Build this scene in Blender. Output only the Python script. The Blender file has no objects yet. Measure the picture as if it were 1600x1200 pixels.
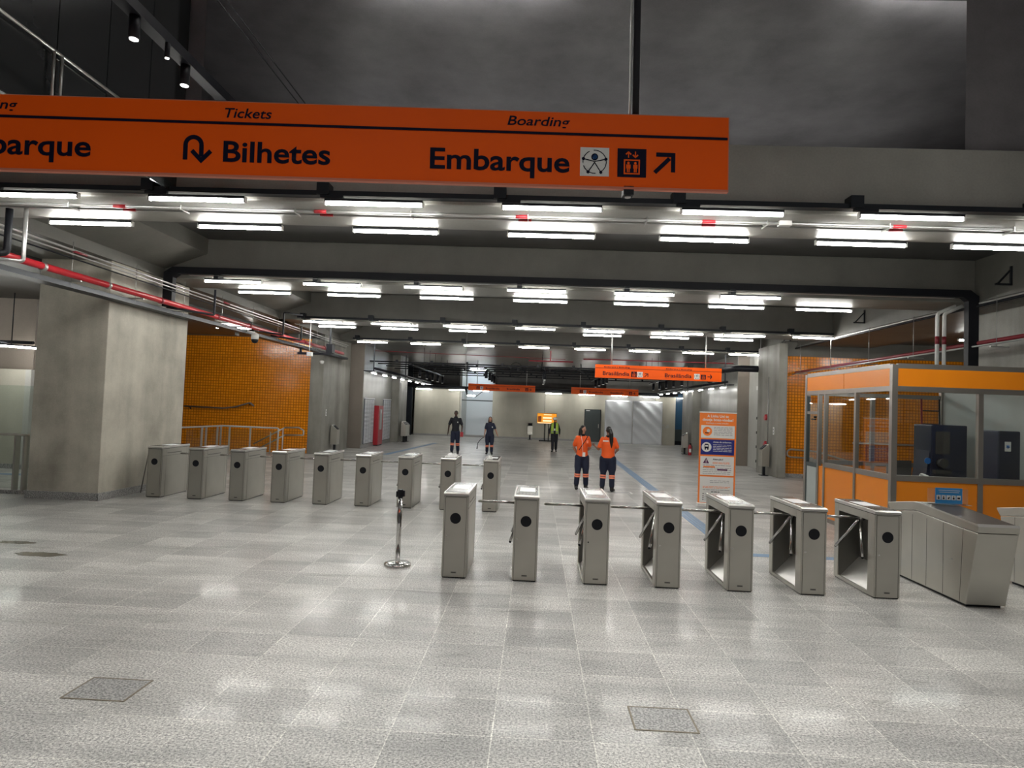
import bpy, bmesh, math, random
from mathutils import Vector, Matrix
random.seed(7)
C = bpy.context.scene.collection
SC = bpy.context.scene
PI = math.pi

# ---------------------------------------------------------------- camera, world, exposure
cam_d = bpy.data.cameras.new('camera')
cam = bpy.data.objects.new('camera', cam_d)
C.objects.link(cam)
cam_d.sensor_fit = 'HORIZONTAL'
cam_d.sensor_width = 36.0
cam_d.lens = 36.0 * 1011.16 / 1600.0
cam_d.clip_start = 0.05
cam_d.clip_end = 200
FW = Vector((-0.03890951, 0.99856904, 0.03668679)); RT = Vector((0.99858743, 0.03752834, 0.03761341)); UP = Vector((-0.0361828, -0.03809849, 0.9986187))
m = Matrix.Identity(4)
for i in range(3):
    m[i][0] = RT[i]; m[i][1] = UP[i]; m[i][2] = -FW[i]
m[0][3], m[1][3], m[2][3] = 0.0, 0.0, 1.998
cam.matrix_world = m
SC.camera = cam
w = bpy.data.worlds.new('world'); SC.world = w; w.use_nodes = True
w.node_tree.nodes['Background'].inputs[0].default_value = (0.5, 0.55, 0.6, 1)
w.node_tree.nodes['Background'].inputs[1].default_value = 0.02
SC.view_settings.view_transform = 'Standard'
SC.view_settings.look = 'None'
SC.view_settings.gamma = 1.0
SC.view_settings.use_curve_mapping = False
SC.view_settings.exposure = 1.95
TUBE_E = 22.0
FILL_W = 54.0

# ---------------------------------------------------------------- materials
def nmat(name):
    mt = bpy.data.materials.new(name); mt.use_nodes = True
    nt = mt.node_tree
    return mt, nt, nt.nodes['Principled BSDF']
def N(nt, t, **kw):
    n = nt.nodes.new(t)
    for k, v in kw.items(): setattr(n, k, v)
    return n
def L(nt, a, b): nt.links.new(a, b)
def plain(name, col, rough=0.5, metal=0.0, emit=None, es=1.0, vary=0.06, scale=6.0, spec=0.5, coat=0.0):
    mt, nt, b = nmat(name)
    if len(col) == 3: col = (*col, 1)
    tc = N(nt, 'ShaderNodeTexCoord'); nz = N(nt, 'ShaderNodeTexNoise')
    nz.inputs['Scale'].default_value = scale; nz.inputs['Detail'].default_value = 4
    L(nt, tc.outputs['Object'], nz.inputs['Vector'])
    mx = N(nt, 'ShaderNodeMixRGB', blend_type='MULTIPLY'); mx.inputs[0].default_value = 1
    mx.inputs[1].default_value = col
    mr = N(nt, 'ShaderNodeMapRange'); mr.inputs[3].default_value = 1 - vary; mr.inputs[4].default_value = 1 + vary
    L(nt, nz.outputs['Fac'], mr.inputs[0]); L(nt, mr.outputs[0], mx.inputs[2])
    L(nt, mx.outputs[0], b.inputs['Base Color'])
    b.inputs['Roughness'].default_value = rough; b.inputs['Metallic'].default_value = metal
    b.inputs['Specular IOR Level'].default_value = spec
    b.inputs['Coat Weight'].default_value = coat
    if emit:
        b.inputs['Emission Color'].default_value = (*emit, 1); b.inputs['Emission Strength'].default_value = es
    return mt
def concrete(name, c1, c2, rough=0.6, sx=1.0, sz=1.0, streak=0.25, form=True, spec=0.4, bump=0.12):
    mt, nt, b = nmat(name)
    tc = N(nt, 'ShaderNodeTexCoord')
    mp = N(nt, 'ShaderNodeMapping'); mp.inputs['Scale'].default_value = (sx, sx, sz)
    L(nt, tc.outputs['Object'], mp.inputs[0])
    n1 = N(nt, 'ShaderNodeTexNoise'); n1.inputs['Scale'].default_value = 1.3; n1.inputs['Detail'].default_value = 9; n1.inputs['Roughness'].default_value = 0.6
    L(nt, mp.outputs[0], n1.inputs['Vector'])
    mp2 = N(nt, 'ShaderNodeMapping'); mp2.inputs['Scale'].default_value = (1.9, 1.9, 0.22)
    L(nt, tc.outputs['Object'], mp2.inputs[0])
    n2 = N(nt, 'ShaderNodeTexNoise'); n2.inputs['Scale'].default_value = 1.2; n2.inputs['Detail'].default_value = 6
    L(nt, mp2.outputs[0], n2.inputs['Vector'])
    n3 = N(nt, 'ShaderNodeTexNoise'); n3.inputs['Scale'].default_value = 40; n3.inputs['Detail'].default_value = 3
    L(nt, tc.outputs['Object'], n3.inputs['Vector'])
    cr = N(nt, 'ShaderNodeValToRGB'); cr.color_ramp.elements[0].position = 0.32; cr.color_ramp.elements[1].position = 0.68
    cr.color_ramp.elements[0].color = (*c1, 1); cr.color_ramp.elements[1].color = (*c2, 1)
    ad = N(nt, 'ShaderNodeMath', operation='MULTIPLY_ADD'); ad.inputs[1].default_value = streak; 
    L(nt, n2.outputs['Fac'], ad.inputs[0])
    sb = N(nt, 'ShaderNodeMath', operation='MULTIPLY_ADD'); sb.inputs[1].default_value = 1 - streak; sb.inputs[2].default_value = 0
    L(nt, n1.outputs['Fac'], sb.inputs[0]); L(nt, sb.outputs[0], ad.inputs[2])
    L(nt, ad.outputs[0], cr.inputs[0])
    mx = N(nt, 'ShaderNodeMixRGB', blend_type='OVERLAY'); mx.inputs[0].default_value = 0.12
    L(nt, cr.outputs[0], mx.inputs[1]); L(nt, n3.outputs['Fac'], mx.inputs[2])
    L(nt, mx.outputs[0], b.inputs['Base Color'])
    b.inputs['Roughness'].default_value = rough; b.inputs['Specular IOR Level'].default_value = spec
    bp = N(nt, 'ShaderNodeBump'); bp.inputs['Strength'].default_value = bump; bp.inputs['Distance'].default_value = 0.02
    L(nt, n1.outputs['Fac'], bp.inputs['Height']); L(nt, bp.outputs[0], b.inputs['Normal'])
    return mt
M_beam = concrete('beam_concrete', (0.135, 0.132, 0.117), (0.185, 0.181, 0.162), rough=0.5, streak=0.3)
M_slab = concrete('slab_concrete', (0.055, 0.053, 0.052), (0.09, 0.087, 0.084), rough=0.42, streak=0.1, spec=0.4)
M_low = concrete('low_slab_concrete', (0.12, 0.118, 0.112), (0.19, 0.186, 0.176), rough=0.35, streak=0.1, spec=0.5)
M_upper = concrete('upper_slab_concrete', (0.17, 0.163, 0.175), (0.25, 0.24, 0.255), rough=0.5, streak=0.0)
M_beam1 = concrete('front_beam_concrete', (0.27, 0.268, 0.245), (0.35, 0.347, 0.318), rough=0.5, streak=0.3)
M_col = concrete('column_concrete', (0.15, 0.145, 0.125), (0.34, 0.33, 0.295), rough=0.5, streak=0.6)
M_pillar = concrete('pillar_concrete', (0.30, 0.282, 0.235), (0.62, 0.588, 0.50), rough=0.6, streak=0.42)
M_wallc = concrete('wall_concrete', (0.43, 0.415, 0.345), (0.54, 0.52, 0.44), rough=0.6, streak=0.5)
M_paled = concrete('polished_render', (0.22, 0.22, 0.20), (0.33, 0.33, 0.30), rough=0.3, streak=0.6)
M_brown = concrete('brown_render', (0.17, 0.145, 0.12), (0.22, 0.19, 0.16), rough=0.6, streak=0.4)
M_pale = concrete('pale_render', (0.42, 0.42, 0.39), (0.55, 0.55, 0.52), rough=0.4, streak=0.5)
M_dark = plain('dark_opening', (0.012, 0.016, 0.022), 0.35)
M_black = plain('black_metal', (0.010, 0.011, 0.015), 0.5, 0.0, spec=0.25)
M_tray = plain('painted_tray', (0.02, 0.024, 0.03), 0.4, 0.4)
M_galv = plain('galvanised_conduit', (0.45, 0.45, 0.44), 0.35, 0.7)
M_white = plain('white_plastic', (0.75, 0.75, 0.73), 0.4)
M_red = plain('red_pipe_paint', (0.48, 0.02, 0.03), 0.3)
M_redd = plain('red_pipe_dull', (0.22, 0.02, 0.03), 0.4)
M_sign = plain('sign_orange', (0.92, 0.115, 0.006), 0.4, vary=0.03, scale=2, spec=0.15)
M_signb = plain('sign_edge', (0.60, 0.20, 0.13), 0.4, vary=0.02, spec=0.2)
M_ink = plain('sign_ink', (0.005, 0.006, 0.022), 0.5, spec=0.1)
M_swhite = plain('sign_white', (0.72, 0.72, 0.70), 0.4, vary=0.01)
M_sblue = plain('sign_blue', (0.02, 0.16, 0.50), 0.4, vary=0.01)
M_booth = plain('booth_orange', (0.83, 0.25, 0.008), 0.3, vary=0.02, scale=1.5)
M_teal = plain('grey_door_paint', (0.045, 0.06, 0.062), 0.45)
M_bluegl = plain('blue_panel', (0.035, 0.10, 0.18), 0.2)
M_sheet = plain('white_sheet', (0.74, 0.77, 0.80), 0.5, vary=0.03, scale=0.8)
M_bluefloor = plain('blue_tactile', (0.16, 0.27, 0.42), 0.5)
M_skin1 = plain('skin_light', (0.42, 0.21, 0.14), 0.5)
M_skin2 = plain('skin_tan', (0.25, 0.12, 0.07), 0.5)
M_skin3 = plain('skin_dark', (0.06, 0.03, 0.02), 0.5)
M_hair = plain('hair_black', (0.006, 0.005, 0.005), 0.4)
M_hair2 = plain('hair_brown', (0.05, 0.025, 0.015), 0.45)
M_shirto = plain('shirt_orange', (0.80, 0.10, 0.008), 0.7)
M_navy = plain('navy_cloth', (0.006, 0.010, 0.032), 0.75)
M_blackc = plain('black_cloth', (0.006, 0.007, 0.012), 0.8)
M_stripe = plain('reflective_stripe', (0.95, 0.28, 0.16), 0.4)
M_hivis = plain('hivis_yellow', (0.42, 0.60, 0.08), 0.6)
M_boot = plain('boot_black', (0.008, 0.008, 0.009), 0.45)
M_eye = plain('eye_dark', (0.01, 0.01, 0.01), 0.3)
M_lip = plain('lip', (0.30, 0.06, 0.05), 0.5)
M_cabred = plain('cabinet_red', (0.40, 0.02, 0.03), 0.35)
M_louv = plain('louvre_white', (0.85, 0.87, 0.92), 0.35)
M_louvd = plain('louvre_gap', (0.10, 0.11, 0.14), 0.5)
M_purple = plain('label_purple', (0.10, 0.02, 0.09), 0.5)
M_banblue = plain('banner_blue', (0.010, 0.02, 0.20), 0.4)
M_banor = plain('banner_orange', (0.90, 0.22, 0.03), 0.4)
M_grey = plain('grey_print', (0.22, 0.23, 0.26), 0.5)
M_cyan = plain('notice_blue', (0.03, 0.26, 0.60), 0.4)
M_kiosk = plain('kiosk_navy', (0.008, 0.012, 0.035), 0.3)
M_cabw = plain('cabin_pale_panel', (0.40, 0.44, 0.43), 0.4)
M_topdark = plain('dark_glass_top', (0.05, 0.048, 0.045), 0.25)
M_reader = plain('reader_white', (0.85, 0.86, 0.86), 0.2, emit=(0.9, 0.95, 1.0), es=0.04)

def steel(name, col, rough, vertical=True):
    mt, nt, b = nmat(name)
    tc = N(nt, 'ShaderNodeTexCoord'); mp = N(nt, 'ShaderNodeMapping')
    mp.inputs['Scale'].default_value = (60, 60, 1.2) if vertical else (1.2, 60, 60)
    L(nt, tc.outputs['Object'], mp.inputs[0])
    nz = N(nt, 'ShaderNodeTexNoise'); nz.inputs['Scale'].default_value = 3; nz.inputs['Detail'].default_value = 5
    L(nt, mp.outputs[0], nz.inputs['Vector'])
    mr = N(nt, 'ShaderNodeMapRange'); mr.inputs[3].default_value = rough - 0.06; mr.inputs[4].default_value = rough + 0.1
    L(nt, nz.outputs['Fac'], mr.inputs[0]); L(nt, mr.outputs[0], b.inputs['Roughness'])
    n2 = N(nt, 'ShaderNodeTexNoise'); n2.inputs['Scale'].default_value = 3.0; L(nt, tc.outputs['Object'], n2.inputs['Vector'])
    m2 = N(nt, 'ShaderNodeMapRange'); m2.inputs[3].default_value = 0.88; m2.inputs[4].default_value = 1.08
    L(nt, n2.outputs['Fac'], m2.inputs[0])
    mx = N(nt, 'ShaderNodeMixRGB', blend_type='MULTIPLY'); mx.inputs[0].default_value = 1; mx.inputs[1].default_value = (*col, 1)
    L(nt, m2.outputs[0], mx.inputs[2]); L(nt, mx.outputs[0], b.inputs['Base Color'])
    b.inputs['Metallic'].default_value = 0.85
    return mt
M_steel = steel('brushed_steel', (0.52, 0.505, 0.455), 0.33)
M_steell = plain('bright_steel', (0.66, 0.65, 0.62), 0.3, 0.8, vary=0.02)
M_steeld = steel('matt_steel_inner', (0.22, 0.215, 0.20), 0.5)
M_chrome = plain('chrome', (0.62, 0.61, 0.60), 0.12, 1.0)
M_frame = steel('cabin_frame_steel', (0.33, 0.31, 0.285), 0.38)

# floor granite
def floor_material():
    mt, nt, b = nmat('granite_floor')
    tc = N(nt, 'ShaderNodeTexCoord')
    mp = N(nt, 'ShaderNodeMapping'); mp.inputs['Location'].default_value = (0.20, 0.0, 0)
    L(nt, tc.outputs['Object'], mp.inputs[0])
    br = N(nt, 'ShaderNodeTexBrick'); br.offset = 0.0; br.squash = 1.0
    br.inputs['Scale'].default_value = 1.0; br.inputs['Brick Width'].default_value = 0.62; br.inputs['Row Height'].default_value = 0.50
    br.inputs['Mortar Size'].default_value = 0.0045; br.inputs['Mortar Smooth'].default_value = 0.3; br.inputs['Bias'].default_value = 0.0
    br.inputs['Color1'].default_value = (0.42, 0.418, 0.412, 1); br.inputs['Color2'].default_value = (0.62, 0.615, 0.60, 1); br.inputs['Mortar'].default_value = (0.78, 0.78, 0.74, 1)
    L(nt, mp.outputs[0], br.inputs['Vector'])
    # granite speckle
    n1 = N(nt, 'ShaderNodeTexNoise'); n1.inputs['Scale'].default_value = 62; n1.inputs['Detail'].default_value = 4; n1.inputs['Roughness'].default_value = 0.85
    L(nt, tc.outputs['Object'], n1.inputs['Vector'])
    r1 = N(nt, 'ShaderNodeValToRGB'); r1.color_ramp.elements[0].position = 0.38; r1.color_ramp.elements[1].position = 0.62
    r1.color_ramp.elements[0].color = (0.20, 0.20, 0.21, 1); r1.color_ramp.elements[1].color = (1.55, 1.55, 1.53, 1)
    L(nt, n1.outputs['Fac'], r1.inputs[0])
    mx = N(nt, 'ShaderNodeMixRGB', blend_type='MULTIPLY'); mx.inputs[0].default_value = 0.95
    L(nt, br.outputs['Color'], mx.inputs[1]); L(nt, r1.outputs[0], mx.inputs[2])
    # broad dirt, stretched across the hall
    mp3 = N(nt, 'ShaderNodeMapping'); mp3.inputs['Scale'].default_value = (0.45, 1.6, 1); L(nt, tc.outputs['Object'], mp3.inputs[0])
    n2 = N(nt, 'ShaderNodeTexNoise'); n2.inputs['Scale'].default_value = 1.6; n2.inputs['Detail'].default_value = 8; n2.inputs['Roughness'].default_value = 0.65
    L(nt, mp3.outputs[0], n2.inputs['Vector'])
    r2 = N(nt, 'ShaderNodeValToRGB'); r2.color_ramp.elements[0].position = 0.33; r2.color_ramp.elements[1].position = 0.62
    r2.color_ramp.elements[0].color = (0.58, 0.585, 0.575, 1); r2.color_ramp.elements[1].color = (1.06, 1.05, 1.03, 1)
    L(nt, n2.outputs['Fac'], r2.inputs[0])
    mx2 = N(nt, 'ShaderNodeMixRGB', blend_type='MULTIPLY'); mx2.inputs[0].default_value = 0.8
    L(nt, mx.outputs[0], mx2.inputs[1]); L(nt, r2.outputs[0], mx2.inputs[2])
    # dark scuffs and grime trails
    mp4 = N(nt, 'ShaderNodeMapping'); mp4.inputs['Scale'].default_value = (0.8, 3.2, 1); mp4.inputs['Location'].default_value = (3.1, 1.7, 0); L(nt, tc.outputs['Object'], mp4.inputs[0])
    n4 = N(nt, 'ShaderNodeTexNoise'); n4.inputs['Scale'].default_value = 1.1; n4.inputs['Detail'].default_value = 10; n4.inputs['Roughness'].default_value = 0.72; n4.inputs['Distortion'].default_value = 0.6
    L(nt, mp4.outputs[0], n4.inputs['Vector'])
    r4 = N(nt, 'ShaderNodeValToRGB'); r4.color_ramp.elements[0].position = 0.57; r4.color_ramp.elements[1].position = 0.68
    r4.color_ramp.elements[0].color = (1, 1, 1, 1); r4.color_ramp.elements[1].color = (0.60, 0.60, 0.58, 1)
    L(nt, n4.outputs['Fac'], r4.inputs[0])
    mx4 = N(nt, 'ShaderNodeMixRGB', blend_type='MULTIPLY'); mx4.inputs[0].default_value = 0.85
    L(nt, mx2.outputs[0], mx4.inputs[1]); L(nt, r4.outputs[0], mx4.inputs[2])
    L(nt, mx4.outputs[0], b.inputs['Base Color'])
    mr = N(nt, 'ShaderNodeMapRange'); mr.inputs[3].default_value = 0.30; mr.inputs[4].default_value = 0.50
    b.inputs['Coat Weight'].default_value = 0.10; b.inputs['Coat Roughness'].default_value = 0.09
    L(nt, n2.outputs['Fac'], mr.inputs[0]); L(nt, mr.outputs[0], b.inputs['Roughness'])
    b.inputs['Specular IOR Level'].default_value = 0.45
    bp = N(nt, 'ShaderNodeBump'); bp.inputs['Strength'].default_value = 0.05; bp.inputs['Distance'].default_value = 0.004
    L(nt, n1.outputs['Fac'], bp.inputs['Height']); L(nt, bp.outputs[0], b.inputs['Normal'])
    return mt
M_floor = floor_material()
def granite(name, k):
    mt, nt, b = nmat(name)
    tc = N(nt, 'ShaderNodeTexCoord'); n1 = N(nt, 'ShaderNodeTexNoise'); n1.inputs['Scale'].default_value = 70; n1.inputs['Detail'].default_value = 3
    L(nt, tc.outputs['Object'], n1.inputs['Vector'])
    r1 = N(nt, 'ShaderNodeValToRGB'); r1.color_ramp.elements[0].position = 0.38; r1.color_ramp.elements[1].position = 0.62
    r1.color_ramp.elements[0].color = (0.16*k, 0.16*k, 0.16*k, 1); r1.color_ramp.elements[1].color = (0.55*k, 0.55*k, 0.54*k, 1)
    L(nt, n1.outputs['Fac'], r1.inputs[0]); L(nt, r1.outputs[0], b.inputs['Base Color']); b.inputs['Roughness'].default_value = 0.35
    return mt
M_gran = granite('granite_skirting', 0.9)
M_grand = granite('granite_cover', 0.85)
M_brass = plain('cover_rim', (0.20, 0.17, 0.12), 0.5, 0.4)
def tile_material():
    mt, nt, b = nmat('orange_tiles')
    tc = N(nt, 'ShaderNodeTexCoord'); mp = N(nt, 'ShaderNodeMapping'); mp.inputs['Rotation'].default_value = (-PI/2, 0, 0)
    L(nt, tc.outputs['Object'], mp.inputs[0])
    br = N(nt, 'ShaderNodeTexBrick'); br.offset = 0.0
    br.inputs['Scale'].default_value = 1; br.inputs['Brick Width'].default_value = 0.1; br.inputs['Row Height'].default_value = 0.1
    br.inputs['Mortar Size'].default_value = 0.012; br.inputs['Mortar Smooth'].default_value = 0.2
    br.inputs['Color1'].default_value = (0.74, 0.235, 0.006, 1); br.inputs['Color2'].default_value = (0.86, 0.29, 0.010, 1); br.inputs['Mortar'].default_value = (0.36, 0.11, 0.005, 1)
    L(nt, mp.outputs[0], br.inputs['Vector']); L(nt, br.outputs['Color'], b.inputs['Base Color'])
    b.inputs['Roughness'].default_value = 0.16
    nz = N(nt, 'ShaderNodeTexNoise'); nz.inputs['Scale'].default_value = 9; L(nt, tc.outputs['Object'], nz.inputs['Vector'])
    bp = N(nt, 'ShaderNodeBump'); bp.inputs['Strength'].default_value = 0.25; bp.inputs['Distance'].default_value = 0.01
    L(nt, nz.outputs['Fac'], bp.inputs['Height']); L(nt, bp.outputs[0], b.inputs['Normal'])
    return mt
M_tile = tile_material()
def glass(name, tint, alpha=0.05, rough=0.02):
    mt, nt, b = nmat(name)
    out = nt.nodes['Material Output']
    tr = N(nt, 'ShaderNodeBsdfTransparent'); tr.inputs[0].default_value = (*tint, 1)
    gl = N(nt, 'ShaderNodeBsdfGlossy'); gl.inputs['Roughness'].default_value = rough; gl.inputs[0].default_value = (1, 1, 1, 1)
    lw = N(nt, 'ShaderNodeLayerWeight'); lw.inputs['Blend'].default_value = 0.5
    pw_ = N(nt, 'ShaderNodeMath', operation='POWER'); pw_.inputs[1].default_value = 4.0; L(nt, lw.outputs['Facing'], pw_.inputs[0])
    mth = N(nt, 'ShaderNodeMath', operation='MULTIPLY_ADD'); mth.inputs[1].default_value = 0.85; mth.inputs[2].default_value = alpha; mth.use_clamp = True
    L(nt, pw_.outputs[0], mth.inputs[0])
    ms = N(nt, 'ShaderNodeMixShader'); L(nt, mth.outputs[0], ms.inputs[0]); L(nt, tr.outputs[0], ms.inputs[1]); L(nt, gl.outputs[0], ms.inputs[2])
    L(nt, ms.outputs[0], out.inputs['Surface'])
    return mt
M_glass = glass('clear_glass', (0.95, 0.97, 0.96), 0.04)
M_glassb = glass('balustrade_glass', (0.90, 0.94, 0.92), 0.03)
M_glassd = plain('smoked_glass', (0.022, 0.025, 0.026), 0.12)
M_acr = glass('acrylic', (0.9, 0.9, 0.88), 0.08)
def emission(name, col, e):
    mt, nt, b = nmat(name)
    b.inputs['Base Color'].default_value = (0.8, 0.8, 0.8, 1); b.inputs['Emission Color'].default_value = (*col, 1); b.inputs['Emission Strength'].default_value = e
    return mt
M_tube = emission('lit_diffuser', (1.0, 0.985, 0.93), TUBE_E)
M_tubec = emission('lit_diffuser_cool', (0.82, 0.93, 1.0), TUBE_E)
M_spot = emission('lit_spot', (1.0, 0.97, 0.9), 5.0)
M_spotd = emission('dim_spot', (1.0, 0.97, 0.9), 0.25)
M_screen = emission('lit_screen_orange', (1.0, 0.36, 0.015), 0.24)
M_screen.node_tree.nodes['Principled BSDF'].inputs['Base Color'].default_value = (0.03, 0.012, 0.002, 1)
M_screen2 = emission('lit_screen_pale', (1.0, 0.80, 0.50), 0.32)

M_screen2.node_tree.nodes['Principled BSDF'].inputs['Base Color'].default_value = (0.05, 0.03, 0.01, 1)
# ---------------------------------------------------------------- mesh helpers
class MB:
    def __init__(s): s.v = []; s.f = []; s.mi = []; s.sm = []; s.mats = []
    def m(s, mat):
        if mat is None: return 0
        if mat not in s.mats: s.mats.append(mat)
        return s.mats.index(mat)
    def add(s, vs, fs, mat, smooth=False):
        o = len(s.v); s.v += [tuple(v) for v in vs]; k = s.m(mat)
        for f in fs: s.f.append(tuple(o + i for i in f)); s.mi.append(k); s.sm.append(smooth)
        return s
    def box(s, x0, x1, y0, y1, z0, z1, mat):
        return s.add([(x0,y0,z0),(x1,y0,z0),(x1,y1,z0),(x0,y1,z0),(x0,y0,z1),(x1,y0,z1),(x1,y1,z1),(x0,y1,z1)],
                     [(0,3,2,1),(4,5,6,7),(0,1,5,4),(1,2,6,5),(2,3,7,6),(3,0,4,7)], mat)
    def prism(s, poly, axis, a0, a1, mat):
        # poly in the two other axes (in order), extruded along axis
        def P(p, a):
            return {'X': (a, p[0], p[1]), 'Y': (p[0], a, p[1]), 'Z': (p[0], p[1], a)}[axis]
        n = len(poly); vs = [P(p, a0) for p in poly] + [P(p, a1) for p in poly]
        return s.add(vs, [tuple(range(n))[::-1], tuple(range(n, 2*n))] + [(i, (i+1) % n, n+(i+1) % n, n+i) for i in range(n)], mat)
    def cyl(s, p0, p1, r0, mat, r1=None, n=12, cap=True):
        r1 = r0 if r1 is None else r1
        p0 = Vector(p0); p1 = Vector(p1); d = (p1-p0).normalized()
        a = d.orthogonal().normalized(); b = d.cross(a)
        vs = [p0 + (a*math.cos(2*PI*i/n) + b*math.sin(2*PI*i/n))*r0 for i in range(n)] + [p1 + (a*math.cos(2*PI*i/n) + b*math.sin(2*PI*i/n))*r1 for i in range(n)]
        s.add(vs, [(i, (i+1) % n, n+(i+1) % n, n+i) for i in range(n)], mat, True)
        if cap: s.add(vs, [tuple(range(n))[::-1], tuple(range(n, 2*n))], mat)
        return s
    def path(s, pts, r, mat, n=10):
        pts = [Vector(p) for p in pts]
        # round the corners
        q = [pts[0]]
        for i in range(1, len(pts)-1):
            a = (pts[i-1]-pts[i]); b = (pts[i+1]-pts[i]); t = min(a.length, b.length, 3.0*r)*0.5
            A = pts[i] + a.normalized()*t; B = pts[i] + b.normalized()*t
            for k in range(4):
                u = k/3; q.append((A*(1-u)+pts[i]*u)*(1-u) + (pts[i]*(1-u)+B*u)*u)
        q.append(pts[-1])
        ring = []; prev = None
        for i, p in enumerate(q):
            d = ((q[min(i+1, len(q)-1)] - q[max(i-1, 0)])).normalized()
            if prev is None: a = d.orthogonal().normalized()
            else:
                a = (prev - d*prev.dot(d)); a = a.normalized() if a.length > 1e-6 else d.orthogonal().normalized()
            prev = a; b = d.cross(a)
            ring.append([p + (a*math.cos(2*PI*k/n) + b*math.sin(2*PI*k/n))*r for k in range(n)])
        vs = [v for rr in ring for v in rr]; fs = []
        for i in range(len(ring)-1):
            for k in range(n): fs.append((i*n+k, i*n+(k+1) % n, (i+1)*n+(k+1) % n, (i+1)*n+k))
        s.add(vs, fs, mat, True)
        s.add(vs, [tuple(range(n))[::-1], tuple(range((len(ring)-1)*n, len(ring)*n))], mat)
        return s
    def lathe(s, prof, c, mat, n=24, smooth=True):
        vs = []; fs = []
        for (r, z) in prof:
            for k in range(n): vs.append((c[0]+r*math.cos(2*PI*k/n), c[1]+r*math.sin(2*PI*k/n), c[2]+z))
        for i in range(len(prof)-1):
            for k in range(n): fs.append((i*n+k, i*n+(k+1) % n, (i+1)*n+(k+1) % n, (i+1)*n+k))
        s.add(vs, fs, mat, smooth)
        s.add(vs, [tuple(range(n))[::-1], tuple(range((len(prof)-1)*n, len(prof)*n))], mat)
        return s
    def ell(s, c, rx, ry, rz, mat, n=14, m_=9):
        vs = []; fs = []
        for i in range(m_+1):
            t = PI*i/m_
            for k in range(n):
                u = 2*PI*k/n
                vs.append((c[0]+rx*math.sin(t)*math.cos(u), c[1]+ry*math.sin(t)*math.sin(u), c[2]+rz*math.cos(t)))
        for i in range(m_):
            for k in range(n): fs.append((i*n+k, (i+1)*n+k, (i+1)*n+(k+1) % n, i*n+(k+1) % n))
        return s.add(vs, fs, mat, True)
    def disc(s, c, r, axis_y, mat, n=24, th=0.004):
        return s.cyl(c, (c[0], c[1]-th, c[2]), r, mat, n=n)
    def build(s, name, parent=None, bevel=0.0, loc=None):
        me = bpy.data.meshes.new(name); me.from_pydata(s.v, [], s.f)
        for mt in s.mats: me.materials.append(mt)
        for p, k, sm in zip(me.polygons, s.mi, s.sm): p.material_index = k; p.use_smooth = sm
        bm = bmesh.new(); bm.from_mesh(me); bmesh.ops.remove_doubles(bm, verts=bm.verts, dist=1e-5)
        bmesh.ops.recalc_face_normals(bm, faces=bm.faces); bm.to_mesh(me); bm.free()
        o = bpy.data.objects.new(name, me); C.objects.link(o)
        if parent is not None: o.parent = parent
        if loc: o.location = loc
        if bevel > 0:
            b = o.modifiers.new('bevel', 'BEVEL'); b.width = bevel; b.segments = 2; b.limit_method = 'ANGLE'; b.angle_limit = math.radians(40)
        return o
def tag(o, label=None, cat=None, group=None, kind=None):
    if label: o['label'] = label
    if cat: o['category'] = cat
    if group: o['group'] = group
    if kind: o['kind'] = kind
    return o
def empty(name, loc=(0,0,0), rz=0.0, label=None, cat=None, group=None):
    o = bpy.data.objects.new(name, None); C.objects.link(o); o.location = loc; o.rotation_euler = (0,0,rz); o.empty_display_size = 0.1
    return tag(o, label, cat, group)
def copy_tree(o, parent=None):
    c = o.copy(); C.objects.link(c)
    if parent is not None: c.parent = parent
    for ch in list(o.children): copy_tree(ch, c)
    return c
def struct(name, mb, bevel=0.0, label=None, cat=None):
    o = mb.build(name, bevel=bevel); o['kind'] = 'structure'
    if label: o['label'] = label
    if cat: o['category'] = cat
    return o
def bx(*a): return MB().box(*a)

CAP = []
def cap_height():
    cu = bpy.data.curves.new('h', 'FONT'); cu.body = 'H'; cu.size = 1.0
    t = bpy.data.objects.new('h', cu); C.objects.link(t); dg = bpy.context.evaluated_depsgraph_get(); dg.update()
    me = t.evaluated_get(dg).to_mesh(); h = max(v.co.y for v in me.vertices); t.evaluated_get(dg).to_mesh_clear()
    bpy.data.objects.remove(t); bpy.data.curves.remove(cu); return h
def text(s, x0, x1, z0, cap, y, mat, name, parent, bold=0.0, shear=0.0, align=None):
    """lettering in the XZ plane facing -Y, fitted to x0..x1, baseline z0, capital height cap"""
    cu = bpy.data.curves.new(name, 'FONT'); cu.body = s; cu.size = 1.0; cu.offset = bold; cu.shear = shear; cu.extrude = 0.0; cu.resolution_u = 4
    t = bpy.data.objects.new(name, cu); C.objects.link(t)
    dg = bpy.context.evaluated_depsgraph_get(); dg.update()
    me = bpy.data.meshes.new_from_object(t.evaluated_get(dg)); bpy.data.objects.remove(t); bpy.data.curves.remove(cu)
    xs = [v.co.x for v in me.vertices]
    if not xs: return None
    if not CAP: CAP.append(0.7); CAP[0] = cap_height()
    a, b = min(xs), max(xs); k = (x1-x0)/(b-a); kz = cap/CAP[0]
    for v in me.vertices: v.co = Vector((x0 + (v.co.x-a)*k, y, z0 + v.co.y*kz))
    me.materials.clear(); me.materials.append(mat)
    o = bpy.data.objects.new(name, me); C.objects.link(o); o.parent = parent
    return o

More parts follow.
